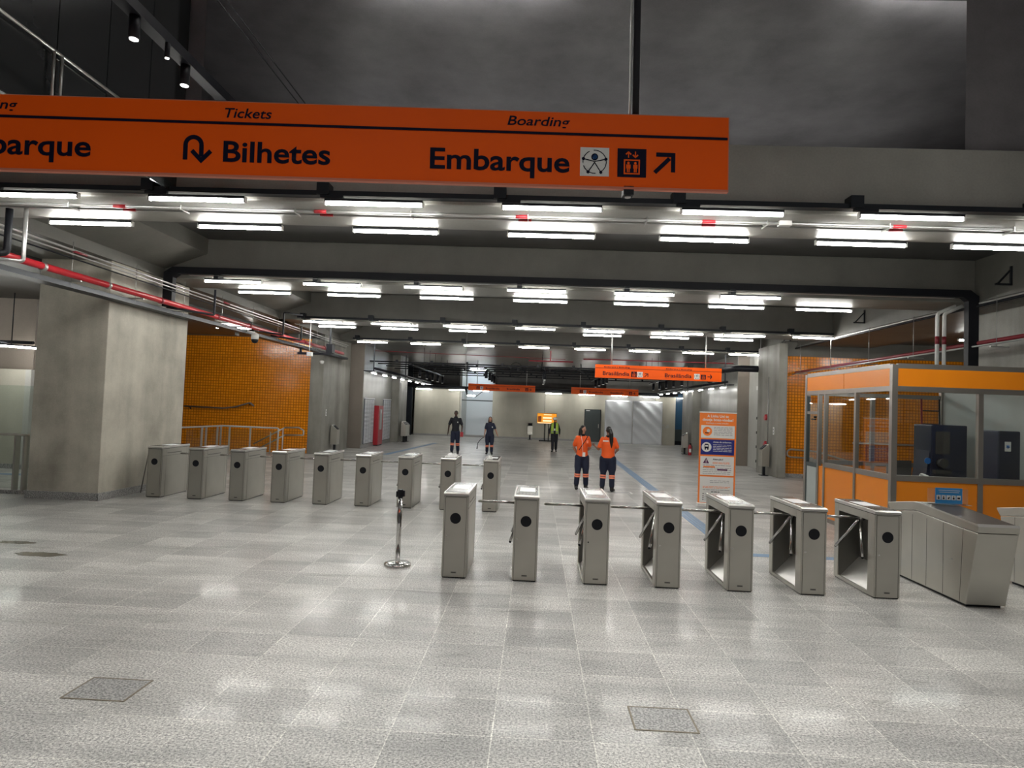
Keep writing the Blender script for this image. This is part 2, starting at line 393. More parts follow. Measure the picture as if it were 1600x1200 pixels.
# ================================================================= SETTING
struct('floor', bx(-18, 18, -8, 47, -0.2, 0, M_floor))
SL = 5.32
mb = MB()
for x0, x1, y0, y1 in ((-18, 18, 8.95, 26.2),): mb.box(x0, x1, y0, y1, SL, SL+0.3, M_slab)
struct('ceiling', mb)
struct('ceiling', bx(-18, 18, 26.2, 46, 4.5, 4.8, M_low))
struct('ceiling', bx(-18, 18, -8, 18, 8.0, 8.3, M_upper))
struct('ceiling', bx(-18, -4.75, -8, 7.85, 4.9, 5.2, M_upper))
struct('wall_back', bx(-18, 18, 46, 46.3, 0, 5, M_wallc))
struct('wall_rear', bx(-18, 18, -8.3, -8, 0, 8.3, M_upper))
struct('wall_left', bx(-18.3, -18, -8, 47, 0, 8.3, M_wallc))
struct('wall_right', bx(18, 18.3, -8, 47, 0, 8.3, M_wallc))
struct('wall_front_upper', MB().prism([(-18, 8.0), (-4.43, 8.0), (-5.4, 8.3), (-18, 8.3)], 'Z', 5.29, 8.0, M_upper))
struct('wall_front_upper', MB().prism([(5.12, 8.0), (18, 8.0), (18, 8.3), (6.2, 8.3)], 'Z', 5.29, 8.0, M_upper))
struct('wall_far_upper', bx(-18, 18, 17.7, 18, SL+0.3, 8.0, M_upper))

# transverse beams (front faces at Y, 1.1 m deep)
beams = [(7.85, 8.95), (13.3, 14.4), (19.55, 20.65), (25.55, 26.3)]
for i, (y0, y1) in enumerate(beams):
    top = 5.30 if i == 0 else SL
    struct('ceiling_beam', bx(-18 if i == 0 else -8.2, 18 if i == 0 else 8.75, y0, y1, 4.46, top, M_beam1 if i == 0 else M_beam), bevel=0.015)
# longitudinal beams
struct('ceiling_beam', MB().prism([(-7.05, SL), (-7.05, 5.0), (-7.95, 4.66), (-7.95, 4.46), (-9.4, 4.46), (-9.4, SL)], 'Y', 8.95, 26.3, M_beam))
struct('ceiling_beam', bx(8.75, 11.2, 8.95, 26.3, 4.46, SL, M_beam))
# side aisle soffits
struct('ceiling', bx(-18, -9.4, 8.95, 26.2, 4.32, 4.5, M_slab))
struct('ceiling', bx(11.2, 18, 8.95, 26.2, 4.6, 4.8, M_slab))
# left pillar
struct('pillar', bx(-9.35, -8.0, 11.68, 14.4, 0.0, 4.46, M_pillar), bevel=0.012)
struct('baseboard_pillar', MB().box(-9.37, -7.985, 11.655, 11.68, 0, 0.14, M_gran).box(-8.0, -7.975, 11.655, 14.42, 0, 0.14, M_gran))
# right pier
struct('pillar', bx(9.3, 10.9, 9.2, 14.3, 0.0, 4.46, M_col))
# left bay: orange tiled wall, columns, boxes
struct('wall_tiled_left', bx(-16, -8.16, 23.95, 24.2, 0, 4.3, M_tile))
struct('wall_left_bay_top', bx(-16, -8.16, 23.9, 24.2, 4.3, 4.5, M_beam))
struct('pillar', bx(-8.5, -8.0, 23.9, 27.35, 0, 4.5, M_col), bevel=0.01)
struct('wall_left_far', bx(-9.4, -7.52, 27.7, 33.2, 0, 4.5, M_brown))
struct('wall_left_far', bx(-7.52, -7.50, 27.72, 33.15, 0, 4.5, M_paled))
struct('baseboard_left', bx(-7.53, -7.485, 27.69, 33.2, 0, 0.13, M_gran))
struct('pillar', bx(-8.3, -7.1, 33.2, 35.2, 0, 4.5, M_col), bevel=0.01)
struct('wall_left_shade', bx(-10.5, -8.05, 41.6, 41.8, 0, 4.5, M_dark))  # near-black sheet stands in for the darkness of the opening
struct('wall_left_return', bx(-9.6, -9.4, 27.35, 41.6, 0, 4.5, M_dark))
# left aisle room
struct('wall_left_aisle', bx(-18, -12.85, 15.85, 16.05, 0, 2.5, M_wallc))
struct('wall_left_aisle', bx(-18, -12.85, 16.0, 16.3, 2.5, 4.32, M_brown))
struct('wall_left_aisle', bx(-12.9, -12.75, 15.83, 18.2, 0, 2.5, M_pale))
struct('baseboard_aisle', bx(-18, -12.74, 15.82, 15.85, 0, 0.12, M_gran))
struct('trim_1', MB().box(-14, -9.36, 12.05, 12.35, 0, 0.07, M_gran).box(-9.5, -8.78, 10.0, 11.9, 0, 0.001, M_gran))
# right bay
struct('wall_tiled_right', bx(8.33, 16, 22.2, 22.4, 0, 4.1, M_tile))
struct('wall_right_bay_top', bx(8.33, 16, 22.15, 22.4, 4.1, 4.6, M_beam))
struct('baseboard_right', bx(8.33, 9.0, 22.12, 22.2, 0, 0.14, M_gran))
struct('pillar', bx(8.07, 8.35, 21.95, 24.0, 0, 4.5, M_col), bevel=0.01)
struct('wall_right_far', bx(8.6, 8.75, 24.0, 26.6, 0, 4.5, M_pale))
struct('wall_right_far', bx(8.15, 9.6, 26.6, 32.3, 0, 4.5, M_brown))
struct('wall_right_far', bx(8.13, 8.15, 26.62, 32.3, 0, 4.5, M_paled))
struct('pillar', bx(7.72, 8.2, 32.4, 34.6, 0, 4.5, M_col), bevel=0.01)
struct('wall_right_blue', MB().box(8.85, 11.0, 42.35, 42.5, 1.0, 3.3, M_bluegl).box(8.85, 11.0, 42.3, 42.5, 0.25, 1.0, M_teal).box(8.85, 11.0, 42.3, 42.5, 0, 0.25, M_black))
struct('wall_right_return', bx(9.6, 9.75, 32.3, 42.3, 0, 4.5, M_brown))
# back wall with its opening
BW = 3.04
struct('wall_back_left', bx(-7.95, -5.0, 42.0, 42.2, 0, BW, M_wallc))
struct('wall_back_middle', bx(-2.85, 4.55, 42.0, 42.2, 0, BW, M_wallc))
struct('wall_back_right', bx(7.6, 8.85, 41.6, 41.8, 0, BW, M_wallc))
struct('trim_2', bx(-7.95, 4.55, 41.97, 42.0, 0, 0.12, M_gran))
struct('wall_passage', MB().box(-5.05, -4.9, 42.2, 45.3, 0, 4.4, M_pale).box(-2.85, -2.75, 42.2, 45.3, 0, 4.4, M_pale).box(-5.0, -2.8, 45.3, 45.4, 0, 4.4, M_sheet))
struct('trim_3', bx(-5.0, -2.8, 42.3, 42.4, 2.35, 2.42, M_teal))
struct('wall_above_sheet', bx(4.5, 7.9, 42.1, 42.3, 2.2, 4.2, M_pale))
# dark wall standing in for the unlit void over the back wall
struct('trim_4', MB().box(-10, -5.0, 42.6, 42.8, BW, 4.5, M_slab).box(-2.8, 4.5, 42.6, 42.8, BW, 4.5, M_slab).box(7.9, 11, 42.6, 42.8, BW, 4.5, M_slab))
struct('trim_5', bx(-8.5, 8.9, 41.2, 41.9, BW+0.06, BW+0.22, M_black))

# blue guide strips and painted marks on the floor
def strip(name, pts, wd, label):
    mb = MB()
    for (a, b) in zip(pts[:-1], pts[1:]):
        a = Vector((*a, 0)); b = Vector((*b, 0)); d = (b-a).normalized(); n = Vector((-d.y, d.x, 0))*wd/2
        n_rib = 4
        for k in range(n_rib):
            o0 = n*(-1 + 2*(k+0.08)/n_rib); o1 = n*(-1 + 2*(k+0.92)/n_rib)
            mb.add([a+o0, b+o0, b+o1, a+o1, a+o0+Vector((0,0,.003)), b+o0+Vector((0,0,.003)), b+o1+Vector((0,0,.003)), a+o1+Vector((0,0,.003))],
                   [(0,3,2,1),(4,5,6,7),(0,1,5,4),(1,2,6,5),(2,3,7,6),(3,0,4,7)], M_bluefloor)
    return tag(mb.build(name), label, 'floor strip')
strip('tactile_strip', [(3.3, 27.5), (3.0, 9.7)], 0.26, 'pale blue ribbed guide strip running down the floor towards the right turnstiles')
strip('tactile_strip', [(3.15, 9.58), (6.4, 9.58)], 0.20, 'short blue guide strip crossing behind the right turnstiles')
strip('tactile_strip', [(-5.2, 34.0), (-5.8, 25.0)], 0.26, 'blue guide strip on the far left floor before the lockers')
strip('tactile_strip', [(-13.6, 14.7), (-11.0, 14.9)], 0.26, 'blue guide strip behind the left glass screen')

def cover(x0, x1, y0, y1, label):
    t = empty('floor_cover', ((x0+x1)/2, (y0+y1)/2, 0), 0, label, 'floor hatch', 'square granite floor hatches')
    hw, hd = (x1-x0)/2, (y1-y0)/2; r = 0.012
    mb = MB()
    mb.box(-hw, hw, -hd, -hd+r, 0, 0.003, M_brass).box(-hw, hw, hd-r, hd, 0, 0.003, M_brass).box(-hw, -hw+r, -hd+r, hd-r, 0, 0.003, M_brass).box(hw-r, hw, -hd+r, hd-r, 0, 0.003, M_brass)
    mb.build('rim', t); bx(-hw+r, hw-r, -hd+r, hd-r, 0, 0.002, M_grand).build('lid', t)
cover(0.69, 1.10, 4.18, 4.51, 'square granite hatch with metal rim set in the floor at lower right')
cover(-3.03, -2.60, 4.17, 4.50, 'square granite hatch set in the floor at lower left')
M_wet = plain('damp_patch', (0.16, 0.15, 0.12), 0.12, vary=0.25, scale=8)
rnd = random.Random(11)
for cx, cy, rx, ry, l in ((-5.98, 7.73, 0.34, 0.11, 'dark damp patch on the floor at the left edge, larger one'), (-6.72, 8.27, 0.26, 0.09, 'dark damp patch on the floor at the left edge, smaller one behind')):
    n = 22; ring = [(cx+rx*math.cos(2*PI*i/n)*rnd.uniform(0.78, 1.08), cy+ry*math.sin(2*PI*i/n)*rnd.uniform(0.75, 1.1)) for i in range(n)]
    tag(MB().prism(ring, 'Z', 0.0002, 0.0012, M_wet).build('damp_patch'), l, 'stain', 'damp patches on the floor')
# white framed hatch farther in
t = empty('floor_cover', (2.02, 16.2, 0), 0, 'white framed floor hatch beside the two women in orange', 'floor hatch')
MB().box(-0.42, 0.42, -0.22, -0.17, 0, 0.004, M_swhite).box(-0.42, 0.42, 0.17, 0.22, 0, 0.004, M_swhite).box(0.37, 0.42, -0.17, 0.17, 0, 0.004, M_swhite).build('rim', t)
bx(-0.42, 0.37, -0.17, 0.17, 0, 0.002, M_grand).build('lid', t)

# ================================================================= TUBE LIGHTS
def make_tube(mat=M_tube, L_=1.2):
    t = empty('tube_light')
    MB().box(-L_/2, L_/2, -0.034, 0.034, 0.012, 0.045, M_tray).build('housing', t)
    MB().cyl((-L_/2+0.012, 0, -0.008), (L_/2-0.012, 0, -0.008), 0.023, mat, n=10).build('diffuser', t)
    for s_ in (-1, 1): MB().box(s_*L_/2-0.012, s_*L_/2+0.012, -0.025, 0.025, -0.033, 0.036, M_white).build('end_cap', t)
    return t
def make_junction():
    return None
ORD = ['leftmost', 'second from the left', 'third from the left', 'fourth from the left', 'fifth from the left', 'sixth from the left', 'seventh from the left', 'eighth from the left', 'ninth from the left']
proto_t = make_tube()
first = [True]
def place_tube(x, y, z, label, group, rz=0.0, bracket=False, proto=None, s=1.0):
    if first[0] and proto is None: o = proto_t; first[0] = False
    else: o = copy_tree(proto or proto_t)
    o.location = (x, y, z); o.rotation_euler = (0, 0, rz); tag(o, label, 'tube light', group)
    return o
S8 = [-7.05, -4.92, -2.78, -0.62, 1.5, 3.66, 5.58, 7.5]
rows = [
  ('r1', 7.70, [-6.95, -4.85, -2.66, -0.5, 1.64, 3.72, 5.8], 4.41, 'row before the nearest beam'),
  ('r2', 8.93, [-7.05, -4.88, -2.66, -0.48, 1.62, 3.74, 5.56], 4.41, 'row under the nearest beam'),
  ('r3', 13.12, [-6.98, -4.9, -2.8, -0.68, 1.5, 3.62], 4.40, 'row before the second beam'),
  ('r4', 14.38, [-6.85, -4.8, -2.7, -0.6, 1.64, 3.72, 5.62], 4.40, 'row under the second beam'),
  ('r5', 19.40, [-7.2, -5.1, -2.9, -0.72, 1.35, 3.68, 5.5, 7.5], 4.40, 'row before the third beam'),
  ('r6', 20.55, [-7.1, -5.08, -2.88, 1.4, 3.52, 5.52], 4.40, 'row under the third beam'),
  ('r7', 25.42, [-7.2, -5.07, -2.95, -0.78, 1.42, 3.55, 5.62, 7.4], 4.40, 'row before the fourth beam'),
]
for key, y, xs, z, desc in rows:
    for i, x in enumerate(xs):
        place_tube(x+0.6, y, z, f'tube light {ORD[i]} in the {desc}', 'ceiling tubes, ' + desc)
# row before the back wall
pb = make_tube(M_tube, 1.0); used_b = False
backx = [-7.2, -5.1, -3.55, 1.05, 3.15, 5.2, 7.2, 9.3]
for i, x in enumerate(backx):
    o = pb if i == 0 else copy_tree(pb)
    o.location = (x, 41.05, 3.0); tag(o, f'short lit tube, {ORD[i]} in the far row before the back wall', 'tube light', 'far tube lights before the back wall')
M_tubed = emission('lit_diffuser_small', (1.0, 0.99, 0.96), 7.0)
p_small = make_tube(M_tubed, 0.9); p_cool = make_tube(M_tubec); first_s = [True]
# strips of tubes beside the walls
for i, y in enumerate([26.6, 28.5, 30.4, 32.3, 34.2, 36.2, 38.2]):
    place_tube(-6.8, y, 3.216, f'small lit tube by the far left wall, {["nearest","second nearest","third","fourth","fifth","sixth","farthest"][i]} of its line', 'tube lights in line along the far left wall', PI/2, proto=p_small)
for i, y in enumerate([26.7, 28.5, 30.3, 32.2, 34.0, 35.9, 37.8, 39.8]):
    place_tube(7.6, y, 3.15, f'small lit tube by the far right wall, {["nearest","second nearest","third","fourth","fifth","sixth","seventh","farthest"][i]} of its line', 'tube lights in line along the far right wall', PI/2, proto=p_small)
place_tube(-12.75, 15.1, 3.03, 'lit tube over the left aisle behind the pillar', 'aisle tube lights', 0.9)
place_tube(-12.6, 13.6, 4.27, 'added tube light high over the left aisle by the glass screen, right one', 'aisle tube lights', 0)  # this and the next two tubes are unseen, added for aisle brightness
place_tube(-15.0, 13.6, 4.27, 'added tube light high over the left aisle by the glass screen, left one', 'aisle tube lights', 0)
place_tube(-11.5, 9.4, 4.27, 'added tube light over the kerb left of the hall, before the glass screen', 'aisle tube lights', 0)
tag(MB().path([(-17, 15.15, 3.13), (-12.2, 15.15, 3.13)], 0.04, M_black).cyl((-12.7, 15.1, 3.07), (-12.7, 15.1, 4.32), 0.012, M_black).build('light_rail'), 'black rail carrying the tube light over the left aisle', 'light rail')
# aisle tubes farther in, added to brighten the bays
place_tube(12.0, 18.0, 4.3, 'added tube light in the right aisle above the cabin, far end', 'added aisle tube lights right', 0)
place_tube(12.4, 12.0, 4.3, 'added tube light in the right aisle beside the pier', 'added aisle tube lights right', 0)
place_tube(-12.0, 18.4, 4.27, 'added tube light over the stairs, left one before the left tiled wall', 'added aisle tube lights stairs', 0)
place_tube(-10.0, 20.8, 4.27, 'added tube light over the stairs, right one before the left tiled wall', 'added aisle tube lights stairs', 0)
place_tube(10.0, 19.2, 4.55, 'added tube light in the right aisle before the tiled wall', 'added aisle tube lights right', 0)
place_tube(-3.9, 43.8, 4.456, 'cool white tube in the passage behind the back wall', 'passage tube lights', 0, proto=p_cool)
place_tube(-3.9, 42.8, 4.456, 'cool white tube just inside the passage behind the back wall', 'passage tube lights', 0, proto=p_cool)
for q in (p_small, p_cool):
    for ch in list(q.children): bpy.data.objects.remove(ch)
    bpy.data.objects.remove(q)
# uplights added for glow on the high slab, just above the view
for i, x in enumerate((-1.9, -0.5, 5.1, 6.5)):
    t = empty('added_uplight', (x, 8.85, 7.80), 0, f'added tube lamp close under the high slab, {ORD[i]} of four', 'added_uplight', 'added uplights under the high slab')
    bx(-0.62, 0.62, -0.04, 0.04, 0.0, 0.03, M_tray).build('housing', t); MB().cyl((-0.6, 0, 0.045), (0.6, 0, 0.045), 0.02, M_tube, n=8).build('diffuser', t)
    for q in (-0.5, 0.5): MB().cyl((q, 0.03, 0.03), (q, 0.03, 0.2), 0.006, M_galv, n=6).build('hanger', t)

# fill downlights added over the entrance, unseen above and behind the viewpoint
M_fill = emission('lit_fill_lens', (1.0, 0.98, 0.93), 3.0)
hb = None; k_ = 0
rown = ['row beyond the sign', 'row over the viewpoint', 'row behind the viewpoint', 'rear row']
for j, y in enumerate((5.9, 1.0, -2.8)):
    for i, x in enumerate((-11.5, -7.2, -1.9, 1.2, 4.4, 8.2, 12.0)):
        low = x < -5
        if hb is None:
            t = hb = empty('fill_downlight'); MB().lathe([(0.16, 0.0), (0.17, 0.0), (0.17, 0.24), (0.05, 0.28)], (0, 0, 0), M_black, 20).cyl((0, 0, 0.28), (0, 0, 0.5), 0.015, M_black).build('shade', t)
            MB().cyl((0, 0, 0.05), (0, 0, -0.004), 0.14, M_fill, n=20).build('lens', t)
        else: t = copy_tree(hb)
        t.location = (x, y, 7.5 if not low else 4.41)
        ld = bpy.data.lights.new('fill_beam', 'SPOT'); ld.energy = FILL_W*(1.0 if j < 2 else 2.4)*(1.0 if not low else 0.36); ld.spot_size = math.radians((70 if j < 2 else 132) if not low else 110); ld.spot_blend = 0.7; ld.shadow_soft_size = 0.3; ld.color = (1.0, 0.97, 0.92)
        lo = bpy.data.objects.new('fill_beam', ld); C.objects.link(lo); lo.parent = t; lo.location = (0, 0, -0.02)
        tag(t, f'added black fill lamp, {ORD[i]} in the {rown[j]}', 'fill_downlight', 'added fill downlights over the entrance')
# unseen lamps added on the floor above to brighten the high slab
for i, x in enumerate((-3.6, -1.2, 1.2, 3.6, 6.0)):
    t = empty('added_uplight', (x, 13.2, 5.66), 0, f'added tube lamp on the upper floor behind the nearest beam, {ORD[i]}', 'added_uplight', 'added uplights on the upper floor')
    bx(-0.62, 0.62, -0.04, 0.04, -0.04, 0.03, M_tray).build('housing', t); MB().cyl((-0.6, 0, 0.045), (0.6, 0, 0.045), 0.02, M_tube, n=8).build('diffuser', t)

# cable trays with lamp brackets along the beams
def tray(name, y, x0, x1, z0, z1, xs, label, dy=0.06):
    t = empty(name, (0, 0, 0), 0, label, 'cable tray')
    mb = MB().box(x0, x1, y-dy, y+dy, z0, z1, M_tray)
    mb.build('tray', t)
    for x in xs:
        b = MB().box(x-0.075, x+0.075, y-dy-0.03, y+dy+0.02, z0+0.005, z1+0.09, M_tray).box(x-0.03, x+0.25, y-dy-0.02, y-dy+0.02, z0-0.035, z0, M_tray).build('bracket_box', t)
    return t
tray('cable_tray', 7.765, -12, 11, 4.50, 4.56, [v-0.03 for v in rows[0][2]], 'thin dark tray with bracket boxes along the nearest beam')
tray('cable_tray', 19.47, -7.4, 8.7, 4.50, 4.56, [v-0.03 for v in rows[4][2]], 'thin dark tray with bracket boxes along the third beam')
tray('cable_tray', 25.48, -7.4, 8.7, 4.50, 4.56, [v-0.03 for v in rows[6][2]], 'thin dark tray with bracket boxes along the fourth beam')
# big duct on second beam with drops at both ends
t = empty('cable_duct', (0, 0, 0), 0, 'wide black cable duct bending down at both ends of the second beam', 'cable duct')
MB().prism([(-7.88, 3.84), (-7.68, 3.84), (-7.68, 4.46), (-7.58, 4.54), (8.42, 4.54), (8.52, 4.46), (8.52, 2.95), (8.72, 2.95), (8.72, 4.56), (8.56, 4.68), (-7.70, 4.68), (-7.88, 4.56)], 'Y', 13.14, 13.28, M_black).build('duct', t)
MB().box(-7.3, 8.2, 13.06, 13.14, 4.495, 4.50, M_galv).build('lip', t)
for x in rows[2][2]: MB().box(x+0.2, x+0.3, 13.08, 13.28, 4.44, 4.54, M_tray).build('bracket', t)
# conduit under beam 1
t = empty('conduit_run', (0, 0, 0), 0, 'thin galvanised conduit with red bands under the nearest beam', 'conduit')
MB().path([(-12, 8.15, 4.43), (11, 8.15, 4.43)], 0.02, M_galv).path([(-12, 8.30, 4.43), (11, 8.30, 4.43)], 0.014, M_galv).build('conduit', t)
for x in [-5.6, -2.95, -0.35, 2.0, 4.35]: 
    MB().cyl((x, 8.15, 4.43), (x+0.16, 8.15, 4.43), 0.024, M_red).build('band', t); MB().cyl((x+0.03, 8.30, 4.43), (x+0.2, 8.30, 4.43), 0.018, M_red).build('band', t)
for x in [-6.2, -4.7, -3.2, -1.7, -0.2, 1.3, 2.8, 4.3, 5.8]: MB().box(x, x+0.012, 8.12, 8.33, 4.40, 4.46, M_galv).build('clip', t)
MB().box(2.95, 3.1, 8.11, 8.2, 4.40, 4.46, M_white).build('junction_box', t)

# red sprinkler main at left with tray, hangers
t = empty('sprinkler_pipe', (0, 0, 0), 0, 'bright red sprinkler main running along the left side under the beam', 'pipe')
MB().path([(-7.6, 3.0, 3.9), (-7.6, 24.9, 3.86)], 0.055, M_red).build('pipe', t)
for y in (9.5, 11.0, 12.6, 14.9, 16.6, 18.6, 20.6, 22.6):
    MB().cyl((-7.6, y, 3.88), (-7.6, y+0.06, 3.88), 0.066, M_redd if y > 12 else M_galv).build('coupling', t)
t = empty('cable_tray', (0, 0, 0), 0, 'dark ladder tray under the red pipe on the left', 'cable tray')
MB().box(-7.98, -7.72, 3.0, 26.0, 3.70, 3.78, M_tray).build('tray', t)
for y in [8.6 + 1.7*k for k in range(10)]:
    MB().cyl((-7.72, y, 3.74), (-7.72, y, 4.46), 0.006, M_galv, n=6).box(-7.98, -7.55, y-0.015, y+0.015, 3.80, 3.82, M_galv).build('hanger', t)
t = empty('conduit_run', (0, 0, 0), 0, 'pair of slim grey conduits high on the left beam', 'conduit')
MB().path([(-7.56, 3, 4.30), (-7.56, 25.4, 4.22)], 0.018, M_galv).path([(-7.62, 3, 4.25), (-7.62, 25.4, 4.17)], 0.014, M_galv).path([(-7.68, 3, 4.20), (-7.68, 25.4, 4.12)], 0.012, M_black).build('conduit', t)
for y in (10.1, 15.1): MB().cyl((-7.56, y, 4.26), (-7.56, y+0.3, 4.26), 0.022, M_redd).build('band', t)
tag(MB().path([(-7.3, 8.5, 4.46), (-7.3, 8.5, 3.84), (-7.75, 8.0, 3.79)], 0.045, M_black).build('cable_duct'), 'black drop duct bending onto the left tray near the first beam', 'cable duct')
tag(MB().path([(-6.98, 8.4, 4.46), (-6.98, 8.4, 3.72), (-7.5, 8.0, 3.70)], 0.026, M_galv).build('conduit_run'), 'shiny grey conduit bending down beside the black drop duct', 'conduit')
for k, (y, z, l) in enumerate([(14.0, 4.36, 'nearest bent black conduit rising beside the red pipe'), (17.9, 4.40, 'second bent black conduit rising by the dome camera'), (19.3, 4.2, 'third bent black conduit rising from the left tray')]):
    tag(MB().path([(-7.75, y-0.9, 3.82), (-7.2, y, 3.80), (-7.2, y, z if k != 1 else 4.44)] + ([(-6.9, y+0.6, 4.46)] if k == 1 else []), 0.024, M_black).build('conduit_drop'), l, 'conduit')

# right side services
t = empty('sprinkler_pipe', (0, 0, 0), 0, 'dull red sprinkler pipes running above the cabin on the right', 'pipe')
MB().path([(8.72, 9.0, 3.66), (8.72, 25.5, 3.52)], 0.045, M_redd).path([(8.60, 9.0, 3.58), (8.60, 25.5, 3.46)], 0.02, M_galv).build('pipe', t)
for y in (10.5, 12.5, 15.2, 17.2, 19.4, 21.6): MB().box(8.5, 8.85, y-0.02, y+0.02, 3.48, 3.50, M_galv).cyl((8.62, y, 3.5), (8.62, y, 4.46), 0.006, M_galv, n=6).build('hanger', t)
t = empty('conduit_run', (0, 0, 0), 0, 'dark and grey conduit pair following the right beam edge', 'conduit')
MB().path([(8.74, 9.0, 4.42), (8.74, 25.4, 4.42)], 0.03, M_galv).path([(8.68, 9.0, 4.36), (8.68, 25.4, 4.36)], 0.026, M_black).build('conduit', t)
for i, (x, l) in enumerate([(8.13, 'left'), (8.27, 'right')]):
    t = empty('vertical_conduit', (x, 13.5, 0), 0, f'white upright conduit with a red band by the black duct, {l} one of the pair', 'conduit', 'upright conduits above the cabin')
    MB().path([(0, 0, 2.95), (0, 0, 4.25), (0.35, 0, 4.42)], 0.036, M_white).build('conduit', t)
    MB().cyl((0, 0, 3.62), (0, 0, 3.78), 0.040, M_redd).build('band', t)
for i, (y, l) in enumerate([(12.3, 'nearest'), (17.7, 'middle'), (22.8, 'farthest')]):
    t = empty('wall_bracket', (8.75, y, 4.62), 0, f'dark triangular bracket on the right beam face, {l} of three', 'bracket', 'triangular brackets on the right beam')
    MB().box(-0.03, 0, -0.02, 0.02, 0, 0.36, M_tray).box(-0.30, 0, -0.02, 0.02, 0, 0.035, M_tray).prism([(-0.30, 0.0), (-0.26, 0.0), (0, 0.30), (0, 0.34)], 'Y', -0.015, 0.015, M_tray).build('bracket', t)

# track with spotlights on the left of the void
def make_spot(r=0.045, h=0.2, lit=True, mt=None):
    t = empty('spotlight')
    MB().cyl((0, 0, 0), (0, 0, -h), r, M_black, n=16).cyl((0, 0, 0), (0, 0, 0.06), 0.015, M_black).build('barrel', t)
    MB().cyl((0, 0, -h+0.01), (0, 0, -h-0.004), r*0.78, mt or M_spot, n=16).build('lens', t)
    return t
tag(bx(-3.63, -3.51, 3.0, 8.0, 5.24, 5.34, M_black).build('spot_track'), 'black spotlight track crossing the upper left void', 'lighting track')
for i, y in enumerate((3.5,)): tag(MB().cyl((-3.57, y, 5.34), (-3.57, y, 8.0), 0.006, M_galv, n=6).build('suspension_cable'), f'thin steel cable holding the black track', 'cable')
sp0 = make_spot()
for i, (y, l) in enumerate([(5.32, 'nearest lit black spotlight under the upper left track'), (5.73, 'small middle spotlight under the upper left track'), (6.12, 'farthest lit spotlight under the upper left track')]):
    o = sp0 if i == 0 else copy_tree(sp0)
    o.location = (-3.57 if i != 1 else -3.52, y, 5.24); o.scale = (1, 1, 1) if i != 1 else (0.5, 0.5, 0.7); tag(o, l, 'spotlight', 'spotlights under the upper left track')
for i, x in enumerate((-2.86, -2.78)): tag(MB().cyl((x, 3, 5.4), (x, 7.8, 5.4), 0.006, M_black, n=6).build('hanging_cable'), f'thin black cable stretched under the high slab, {["left","right"][i]} of the pair', 'cable', 'thin cables under the high slab')
# smoked glass wall at left of the void
t = empty('glass_wall', (-4.62, 0, 0), 0, 'dark smoked glass panels with rail on the upper left', 'glass wall')
ys = [2.2, 2.9, 3.6, 4.35, 5.06, 5.78, 6.48, 7.2, 7.95]
for a, b in zip(ys[:-1], ys[1:]): bx(-0.01, 0.01, a+0.006, b-0.006, 4.52, 7.9, M_glassd).build('glass_pane', t)
MB().cyl((0.05, 2.2, 5.14), (0.05, 7.9, 5.14), 0.014, M_steell).build('rail', t)
for y in (5.70, 5.80, 3.9): MB().cyl((0.05, y, 4.5), (0.05, y, 5.14), 0.014, M_steell).build('rail_post', t)

# ================================================================= SIGNS
def accessibility_icon(parent, x0, z0, s, y, inv=False):
    g = MB(); g.box(x0, x0+s, y-0.001, y, z0, z0+s, M_swhite)
    cx, cz = x0+s/2, z0+s/2
    def dot(px, pz, r, m_): g.cyl((px, y-0.001, pz), (px, y-0.003, pz), r, m_, n=16)
    def arc(R, a0, a1, m_, wd):
        n = max(3, int(abs(a1-a0)/0.2))
        for k in range(n):
            a = a0+(a1-a0)*k/n; b = a0+(a1-a0)*(k+1)/n
            g.add([(cx+(R-wd)*math.cos(a), y-0.002, cz+(R-wd)*math.sin(a)), (cx+(R-wd)*math.cos(b), y-0.002, cz+(R-wd)*math.sin(b)), (cx+R*math.cos(b), y-0.002, cz+R*math.sin(b)), (cx+R*math.cos(a), y-0.002, cz+R*math.sin(a))], [(0,1,2,3)], m_)
    def bar(p, q, wd, m_):
        p = Vector((p[0], 0, p[1])); q = Vector((q[0], 0, q[1])); d = (q-p).normalized(); n_ = Vector((-d.z, 0, d.x))*wd/2; Y = Vector((0, y-0.0022, 0))
        g.add([p-n_+Y, q-n_+Y, q+n_+Y, p+n_+Y], [(0,1,2,3)], m_)
    R = 0.42*s
    for k in range(4):
        arc(R, PI/2*k+0.35 + (0.1 if k % 2 else 0), PI/2*(k+1)+0.1, M_ink, 0.03*s)
    dot(cx, cz+0.17*s, 0.12*s, M_ink); dot(cx, cz+0.17*s, 0.085*s, M_sblue)
    for px, pz in ((-0.39, 0.1), (0.39, 0.1), (-0.22, -0.36), (0.22, -0.36)): dot(cx+px*s, cz+pz*s, 0.055*s, M_ink)
    bar((cx-0.39*s, cz+0.1*s), (cx, cz+0.01*s), 0.035*s, M_ink); bar((cx+0.39*s, cz+0.1*s), (cx, cz+0.01*s), 0.035*s, M_ink)
    bar((cx-0.22*s, cz-0.36*s), (cx, cz-0.02*s), 0.035*s, M_ink); bar((cx+0.22*s, cz-0.36*s), (cx, cz-0.02*s), 0.035*s, M_ink)
    return g.build('accessibility_icon', parent)
